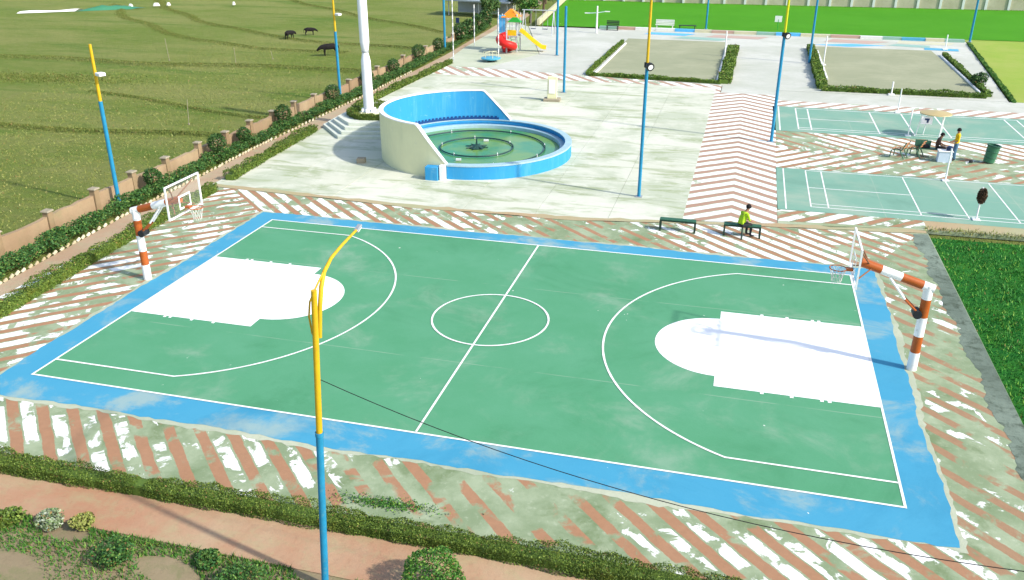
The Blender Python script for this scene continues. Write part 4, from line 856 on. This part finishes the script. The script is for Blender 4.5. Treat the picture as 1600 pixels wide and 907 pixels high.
def net_post(label, x, y, h, roll=False):
    t = thing('net_post', label, 'net post', (x, y, 0))
    q = MB(); q.tube([(x, y, 0), (x, y, h)], .035, 10); q.build('post', M['white'], t, smooth=True)
    q = MB(); q.box((x, y, .03), (.30, .30, .05)); q.build('foot', M['white'], t, bevel=.01)
    if roll:
        n_ = 1300; d = rng.normal(size=(n_, 3)); d /= np.linalg.norm(d, axis=1)[:, None]; C = np.array([x + .03, y, 1.04]) + d * np.array([.17, .17, .33]) * rng.uniform(.75, 1.05, n_)[:, None]
        V, F = leaf_geo(C, .09, 0); r_ = quads_mesh('rolled_net', V, F, M['netroll'], t)
    return t
net_post('white badminton net post with a dark brown net bundled round its top', 27.92, 20.75, 1.40, True)
net_post('slim white badminton net post beside the pale box', 27.72, 26.4, 1.55)
net_post('white badminton net post on the near side of the far badminton court', 27.3, 35.2, 1.5)
net_post('white badminton net post on the far side of the far badminton court', 27.55, 41.35, 1.5)
t = thing('round_canopy_stand', 'tan round-topped stand on white legs with a white panel by the far badminton court', 'stand', (28.2, 35.3, 0))
q = MB(); q.lathe([(0, 1.44), (.25, 1.42), (.82, 1.34), (.84, 1.30), (.80, 1.30), (0, 1.38)], (28.55, 35.4, 0), 28); q.build('round_top', M['tan'], t, smooth=True)
for dx, dy in ((-.65, -.15), (-.2, .45), (.4, -.45), (.6, .3)): q = MB(); q.tube([(28.4 + dx * 1.1, 35.4 + dy, 0), (28.5 + dx, 35.4 + dy, 1.34)], .028, 7); q.build('leg', M['white'], t)
q = MB(); q.box((28.05, 34.82, 1.02), (.58, .03, .42), .05); pn = q.build('panel', M['white'], t)
q = MB(); q.box((28.06, 34.80, 1.08), (.24, .012, .10), .05); q.box((28.10, 34.80, .97), (.10, .012, .16), .05); q.build('emblem', M['navy'], pn)
# cream marker pillar on the plaza
t = thing('marker_pillar', 'cream foundation pillar standing on the plaza behind the fountain', 'pillar', (6.0, 39.3, 0))
q = MB(); q.box((6.0, 39.3, .08), (1.1, .8, .16), .1); q.build('base', M['cap'], t, bevel=.02)
q = MB(); q.box((6.0, 39.3, .86), (.62, .30, 1.42), .1); q.build('shaft', M['cream'], t, bevel=.02)
q = MB(); q.box((6.02, 39.13, .95), (.42, .02, .9), .1); q.build('tablet', M['white'], t)
# ================================================================== PLAYGROUND
t = thing('play_tower', 'colourful playground tower with a red spiral slide and a yellow straight slide', 'playground', (-1.9, 58.8, 0))
cx, cy = -2.0, 59.0
for dx, dy, h in ((-.65, -.6, 3.2), (.65, -.6, 3.2), (-.65, .6, 3.2), (.65, .6, 3.2)):
    q = MB(); q.tube([(cx + dx, cy + dy, 0), (cx + dx, cy + dy, h)], .055, 8); q.build('tower_post', M['grey'], t)
q = MB(); q.box((cx, cy, 1.35), (1.5, 1.4, .08)); q.build('deck', M['grey'], t)
q = MB(); q.box((cx - .66, cy - .62, 2.35), (.55, .06, 1.5)); q.build('side_panel', M['skyblue'], t, bevel=.03)
q = MB(); q.box((cx + .15, cy - .63, 1.62), (.95, .06, .5)); q.build('side_panel', M['yellow'], t, bevel=.03)
q = MB(); q.prism([(cx - .75, cy - .75), (cx + .75, cy - .75), (cx + .75, cy + .75), (cx - .75, cy + .75)], 2.9, 3.55, [(cx - .1, cy - .1), (cx + .1, cy - .1), (cx + .1, cy + .1), (cx - .1, cy + .1)]); q.build('roof', M['orange'], t)
q = MB(); q.prism([(cx - .1, cy - .9), (cx + 1.1, cy - .9), (cx + 1.1, cy - .5), (cx - .1, cy - .5)], 2.55, 2.95, [(cx + .3, cy - .8), (cx + .7, cy - .8), (cx + .7, cy - .6), (cx + .3, cy - .6)]); q.build('canopy', M['green'], t)
sp = [(cx - .1 + .62 * math.cos(R(a)), cy - 1.25 + .62 * math.sin(R(a)), 1.45 - 1.25 * i / 24) for i, a in enumerate(np.linspace(95, 95 + 400, 25))]
q = MB(); q.tube(sp, .33, 10); q.build('spiral_slide', M['red'], t, smooth=True)
q = MB(); q.tube([(cx - .1, cy - 1.25, 0), (cx - .1, cy - 1.25, 2.0)], .07, 8); q.build('slide_mast', M['grey'], t)
sl_ = [(cx + .75, cy, 1.75), (cx + 1.1, cy + .05, 1.5), (cx + 1.9, cy + .25, .82), (cx + 2.6, cy + .42, .30), (cx + 3.0, cy + .5, .24)]
q = MB()
for a, b_ in zip(sl_, sl_[1:]):
    a, b_ = Vector(a), Vector(b_); dd = (b_ - a); m_ = (a + b_) / 2; rt = dd.to_track_quat('X', 'Z').to_matrix(); q.box(m_, (dd.length + .04, .60, .06), rot=rt)
    for s in (-1, 1): q.box(m_ + rt @ Vector((0, s * .29, .12)), (dd.length + .03, .06, .26), rot=rt)
q.build('straight_slide', M['yellow'], t)
for s in (-.3, .3): q = MB(); q.tube([(cx + s, cy + 1.5, 0), (cx + s, cy + .6, 1.6)], .03, 6); q.build('ladder_rail', M['green'], t)
for i in range(5): q = MB(); q.tube([(cx - .3, cy + 1.35 - i * .17, .25 + i * .28), (cx + .3, cy + 1.35 - i * .17, .25 + i * .28)], .022, 6); q.build('rung', M['green'], t)
t = thing('merry_go_round', 'low pale blue merry-go-round disc with yellow rails near the playground tower', 'merry-go-round', (-2.2, 53.2, 0))
q = MB(); q.lathe([(0, .12), (.5, .12), (.80, .22), (.82, .30), (.78, .32), (0, .32)], (-2.2, 53.2, 0), 24); q.build('disc', M['cyan'], t, smooth=True)
q = MB(); q.lathe([(.3, 0), (.3, .14)], (-2.2, 53.2, 0), 12); q.build('base', M['black'], t)
for a in range(0, 360, 60):
    x, y = -2.2 + .62 * math.cos(R(a)), 53.2 + .62 * math.sin(R(a)); q = MB(); q.tube([(x, y, .3), (x, y, .75), (-2.2, 53.2, .80)], .025, 6); q.build('rail', M['paleyel'], t)
def band_post(label, x, y, h):
    t = thing('banded_post', label, 'post', (x, y, 0)); n_ = int(h / .3)
    for i in range(n_): q = MB(); q.tube([(x, y, i * .3), (x, y, i * .3 + .3)], .045 if i % 2 else .04, 7); q.build('band', M['white' if i % 2 else 'grey'], t)
band_post('thin white-banded post by the path, left of the playground', -5.3, 52.8, 6.0)
band_post('thin white-banded post by the shrubs, second left of the playground', -6.0, 61.0, 3.6)
band_post('thin white-banded post right in front of the playground tower', -2.3, 55.9, 4.0)
t = thing('swing_set', 'grey metal swing frame behind the yellow slide', 'swing', (-2.2, 70, 0))
for x in (-3.6, -0.6):
    for s in (-.9, .9): q = MB(); q.tube([(x, 70 + s, 0), (x, 70, 2.3)], .05, 7); q.build('leg', M['grey'], t)
q = MB(); q.tube([(-3.8, 70, 2.3), (-.4, 70, 2.3)], .05, 7); q.build('top_bar', M['grey'], t)
for x in (-2.9, -2.4, -1.7, -1.2): q = MB(); q.tube([(x, 70, 2.3), (x, 70, .55)], .018, 5); q.build('chain', M['steel'], t)
for x in (-2.65, -1.45): q = MB(); q.box((x, 70, .53), (.5, .22, .05)); q.build('seat', M['navy'], t)
t = thing('climbing_frame', 'grey and pale climbing frame beside the swings', 'climbing frame', (-4.4, 66.5, 0))
for i in range(4):
    for j in range(2): q = MB(); q.tube([(-5.2 + i * .6, 66 + j * .9, 0), (-5.2 + i * .6, 66 + j * .9, 1.9)], .04, 6); q.build('upright', M['steel'], t)
for k in range(3):
    for j in range(2): q = MB(); q.tube([(-5.2, 66 + j * .9, .55 + k * .6), (-3.4, 66 + j * .9, .55 + k * .6)], .035, 6); q.build('bar', M['white'], t)
# ================================================================== LAWN EDGE: painted wall, lamps, seats, far wall
t = thing('painted_wall', 'low wall painted in coloured blocks along the edge of the bright lawn', 'wall', (20, 75.6, 0))
cols = ['palegreen', 'salmon', 'palewhite', 'palewhite', 'skyblue', 'paleyel', 'salmon', 'paleyel', 'palegreen', 'skyblue', 'paleyel', 'salmon', 'palewhite', 'palegreen', 'cyan', 'paleyel']
x = 3.0; i = 0
while x < 37.6:
    ln_ = random.uniform(1.6, 2.8); ln_ = min(ln_, 37.8 - x); yc = 75.9 - 0.02 * (x - 15)
    q = MB(); q.box((x + ln_ / 2, yc, .12), (ln_ - .01, .55 if i % 3 else .58, .27 if i % 2 else .25)); q.build('painted_block', M[cols[i % len(cols)]], t); x += ln_; i += 1
for i, (pts, col) in enumerate((([(24, 70.2), (27, 69.6), (30.5, 71.2), (27.5, 71.6)], 'skyblue'), ([(30.5, 71.4), (34, 70.6), (34.3, 72.2), (31.5, 72.6)], 'palegreen'), ([(25, 72.4), (29, 72.0), (31, 73.8), (26, 74.4)], 'salmon'), ([(31.5, 73.0), (36, 72.8), (36.8, 74.4), (32, 74.8)], 'paleyel'), ([(11, 71.0), (15.5, 70.2), (16.5, 71.6), (12, 72.4)], 'palegreen'), ([(14, 72.6), (19, 72.2), (20, 74), (15, 74.2)], 'salmon'), ([(8, 73), (12, 72.8), (13, 74.4), (8.5, 74.6)], 'skyblue'), ([(33.4, 69.4), (36.2, 69.2), (36.4, 70.6), (33.6, 70.8)], 'cyan'))):
    struct(sheet('painted_ground', pts, 0.004 + i * .001, M[col]))
t = thing('double_arm_lamp', 'white lamp post with two arms in front of the bright lawn', 'street lamp', (3.28, 72.5, 0))
q = MB(); q.tube([(3.28, 72.5, 0), (3.28, 72.5, 2.6)], [.10, .07], 10); q.build('post', M['white'], t, smooth=True)
for s in (-1, 1): q = MB(); q.tube([(3.28, 72.5, 1.95), (3.28 + s * .9, 72.5 + s * .1, 2.0 + s * .1)], .03, 6); q.build('arm', M['paleblue'], t); q = MB(); q.box((3.28 + s * 1.0, 72.5, 2.0 + s * .1), (.5, .16, .07)); q.build('lamp_head', M['white'], t)
def slat_seat(label, x, y, w_, mat, back=True):
    t = thing('park_bench', label, 'bench', (x, y, 0)); 
    for i in range(4): q = MB(); q.box((x, y - .2 + i * .13, .45), (w_, .10, .04)); q.build('seat_slat', M[mat], t)
    if back:
        for i in range(3): q = MB(); q.box((x, y + .30, .58 + i * .15), (w_, .04, .11)); q.build('back_slat', M[mat], t)
    for s in (-1, 1): q = MB(); q.box((x + s * w_ * .42, y, .22), (.07, .45, .44)); q.build('leg', M[mat], t)
slat_seat('white slatted park bench at the lawn edge behind the left sand court', 9.6, 77.2, 1.9, 'palewhite')
slat_seat('dark backless bench right of the white park bench', 11.9, 77.3, 1.8, 'black', False)
slat_seat('dark park bench behind the double-arm lamp', 4.5, 75.0, 1.3, 'black')
t = thing('sign_board', 'small white sign board on the bright lawn edge by the lime pole', 'sign', (20.9, 80.2, 0)); q = MB(); q.tube([(20.9, 80.2, 0), (20.9, 80.2, 1.0)], .04, 6); q.build('post', M['green'], t); q = MB(); q.box((20.9, 80.2, 1.05), (.7, .05, .6)); q.build('board', M['white'], t)
def far_net(label, x, y, h): t = thing('volleyball_post', label, 'net post', (x, y, 0)); q = MB(); q.tube([(x, y, 0), (x, y, h)], .05, 8); q.build('post', M['white'], t); q = MB(); q.box((x, y, .04), (.4, .4, .08)); q.build('foot', M['white'], t)
far_net('white volleyball post on the right edge of the left sand court', 16.35, 58.2, 2.45)
far_net('white volleyball post at the far right corner of the right sand court', 35.2, 70.0, 1.3)
far_net('white volleyball post on the front hedge of the right sand court', 27.9, 47.2, 0.9)
far_net('white volleyball post on the left edge of the right sand court', 24.15, 58.5, 2.3)
t = thing('far_boundary_wall', 'pale panelled boundary wall with white posts beyond the bright lawn', 'wall', (25, 106, 0))
x = -9.0; wall_p = []
while x < 86:
    yy = 104.6 + 0.055 * max(0, x - 10); q = MB(); q.box((x, yy - .05, .75), (.28, .34, 1.6)); q.build('post', M['farpost'], t)
    q = MB(); q.box((x + 1.3, yy + .07, .62), (2.34, .16, 1.3), .03); q.build('panel', M['farwall'], t); x += 2.62
bund('far_verge', [(-6, 103.6), (20, 104), (36, 105.2), (62, 107.2), (85, 108.6)], 0.5, 0.2, 5000, 'dark grass verge at the foot of the far wall')
t = thing('lawn_kerb_wall', 'low pale wall along the left end of the bright lawn', 'wall', (-4.5, 90, 0)); a, c = Vector((-3.9, 77.5)), Vector((-6.6, 106))
for i in range(8):
    p, r_ = a.lerp(c, i / 8), a.lerp(c, (i + 1) / 8); m_ = (p + r_) / 2; q = MB(); q.box((m_.x, m_.y, .25), ((r_ - p).length - .03, .3, .6), math.atan2(r_.y - p.y, r_.x - p.x)); q.build('wall_block', M['paleyel'], t)
# trees and thicket past the playground
def tree(label, x, y, h, r, mat='tree', n_=2600):
    t = thing('tree', label, 'tree', (x, y, -.1)); q = MB(); tp = Vector((x + .1, y, h * .62)); q.tube([(x, y, -.2), (x + .05, y, h * .35), tp], [.16, .12, .07], 8)
    cs = []
    for i in range(8):
        a = random.uniform(0, 6.28); e = Vector((x + r * .65 * math.cos(a), y + r * .65 * math.sin(a), h * random.uniform(.5, .92))); q.tube([(x + .05, y, h * random.uniform(.32, .5)), e], [.06, .02], 5); cs.append((e, r * random.uniform(.38, .6)))
    q.build('trunk', M['bark'], t); idx = rng.integers(0, 8, n_); d = rng.normal(size=(n_, 3)); d /= np.linalg.norm(d, axis=1)[:, None]
    C = np.array([tuple(cs[i][0]) for i in idx]) + d * (np.array([cs[i][1] for i in idx]) * rng.uniform(.3, 1.05, n_))[:, None]; V, F = leaf_geo(C, .20); quads_mesh('crown', V, F, M[mat], t)
tree('dark green tree behind the playground, left one', -7.6, 84, 3.0, 1.5); tree('green tree behind the swings, right one', -6.2, 90, 3.4, 1.6); tree('bushy tree behind the playground against the grey shed', -9.2, 77, 2.4, 1.2); tree('small tree at the near end of the lawn kerb wall', -5.4, 80, 2.2, 1.0, 'ball'); tree('tall tree at the top edge between playground and bright lawn', -8.2, 100, 4.0, 2.0)
for i, (x, y) in enumerate(((-8.0, 63.0), (-8.15, 66.5), (-8.4, 70.2), (-8.8, 74.0))): topiary(x, y, .75, .95, ['large dark bush by the wall beyond the third blue pole, nearest', 'large dark bush by the wall beyond the third blue pole, second', 'large dark bush by the wall beyond the third blue pole, third', 'large dark bush by the wall beyond the third blue pole, farthest'][i], 'topiary', 1300, .16)
t = thing('grey_shed', 'low shed with a wide grey sheet roof beyond the field wall', 'shed', (-13, 86, 0))
q = MB(); q.prism([(-17, 84), (-8.5, 82.5), (-8.2, 86.5), (-16.6, 88)], 1.5, 1.66, [(-17, 84), (-8.5, 82.5), (-8.3, 86.4), (-16.5, 87.9)]); q.build('roof', M['roofgrey'], t)
for x, y in ((-16.4, 84.6), (-12.5, 83.9), (-8.9, 83.2), (-16.1, 87.4), (-8.7, 85.9)): q = MB(); q.tube([(x, y, -.2), (x, y, 1.52)], .07, 6); q.build('post', M['grey'], t)
q = MB(); q.box((-12.5, 86.8, .7), (7.2, .12, 1.6), -.17); q.build('back_wall', M['grey'], t)
t = thing('notice_post', 'small dark blue board on a post in the field by the wall', 'sign', (-10.2, 69, -.2)); q = MB(); q.tube([(-10.2, 69, -.2), (-10.2, 69, 1.3)], .04, 6); q.build('post', M['grey'], t); q = MB(); q.box((-10.2, 68.97, 1.2), (.35, .05, .5)); q.build('board', M['navy'], t)
# ================================================================== FIELD: cattle, pickets, tarpaulin
def cow(label, x, y, rz, s):
    J = {'body': (0, 0, .92, .38, .33), 'rump': (-.55, 0, .98, .34, .30), 'tailb': (-.82, 0, 1.0, .10), 'chest': (.50, 0, .92, .36, .30), 'neck': (.82, 0, .95, .22), 'poll': (1.10, 0, .80, .13), 'muzzle': (1.34, 0, .55, .085), 'tail1': (-.92, 0, .75, .03), 'tail2': (-.93, 0, .4, .035)}
    E_ = [('body', 'rump', 'c'), ('rump', 'tailb', 'c'), ('body', 'chest', 'c'), ('chest', 'neck', 'c'), ('neck', 'poll', 'c'), ('poll', 'muzzle', 'c'), ('tailb', 'tail1', 'c'), ('tail1', 'tail2', 'c')]
    for k, sy in (('L', -1), ('R', 1)):
        J['el' + k] = (.52, sy * .17, .66, .11); J['kn' + k] = (.54, sy * .17, .36, .06); J['ho' + k] = (.53, sy * .17, .04, .055); J['st' + k] = (-.50, sy * .18, .66, .13); J['hk' + k] = (-.66, sy * .18, .40, .06); J['hh' + k] = (-.60, sy * .18, .04, .055); J['ear' + k] = (1.06, sy * .24, .86, .035)
        E_ += [('chest', 'el' + k, 'c'), ('el' + k, 'kn' + k, 'c'), ('kn' + k, 'ho' + k, 'c'), ('rump', 'st' + k, 'c'), ('st' + k, 'hk' + k, 'c'), ('hk' + k, 'hh' + k, 'c'), ('poll', 'ear' + k, 'c')]
    o = figure('cow', label, (x, y, -.2), rz, J, E_, dict(c='cow'), False, 'cow'); o.scale = (s, s, s)
cow('black cow grazing in the field, leftmost of three', -24.9, 61.6, R(75), .68); cow('black cow grazing in the field, middle of three and farthest', -24.3, 64.6, R(35), .62); cow('black cow grazing right behind the second lamp pole', -16.7, 53.4, R(215), .85)
for i, (x, y, h) in enumerate(((-28.6, 47.6, 1.6), (-22.3, 47.5, 1.1), (-13.6, 27.8, 1.3), (-20.6, 50.5, .5))):
    q = MB(); q.tube([(x, y, -.2), (x + .12 * (i % 3 - 1), y, h)], .018, 6); q.box((x, y, -.16), (.08, .08, .08)); tag(q.build('picket', M['cap'], None), ['tall thin white picket in the field above the leftmost pole', 'leaning white picket in the field, right of the tall one', 'white picket in the near field beside the leftmost lamp pole', 'short white picket stub in the field below the cows'][i], 'picket')
q = MB(); vs = []
for i in range(13):
    for j in range(5): vs.append((-66.2 + i * .42 + j * .1, 72 + i * .32 + j * .3, -.15 + .25 * math.sin(j / 4 * math.pi) * (.8 + .2 * math.sin(i * .7))))
q.add(vs, [(i * 5 + j, i * 5 + j + 1, i * 5 + j + 6, i * 5 + j + 5) for i in range(12) for j in range(4)]); tag(q.build('white_sheet', M['white'], None, smooth=True), 'long white plastic sheet lying in the field at top left', 'sheet')
q = MB(); vs = []
for i in range(15):
    for j in range(7): vs.append((-61.2 + i * .36 + j * .1, 75.8 + i * .28 + j * .35, -.18 + 0.6 * math.sin(j / 6 * math.pi) * math.sin((i + .5) / 15 * math.pi) * random.uniform(.7, 1.1)))
q.add(vs, [(i * 7 + j, i * 7 + j + 1, i * 7 + j + 8, i * 7 + j + 7) for i in range(14) for j in range(6)]); tag(q.build('green_tarpaulin', M['tarp'], None, smooth=True), 'green tarpaulin heap beside the white sheet at top left', 'tarpaulin')
for i, (x, y) in enumerate(((-57.0, 80.8), (-54.6, 82.6), (-53.4, 83.4), (-46, 86.5))):
    q = MB(); q.box((x, y, .15), (.6 + .3 * (i % 2), .4, .4), i * .7, .6); tag(q.build('white_sack', M['palewhite'], None, bevel=.08), ['white sack beside the green tarpaulin', 'larger white sack, second right of the tarpaulin', 'white sack, third right of the tarpaulin', 'lone pale sack at the top edge, farthest right of the heap'][i], 'sack')
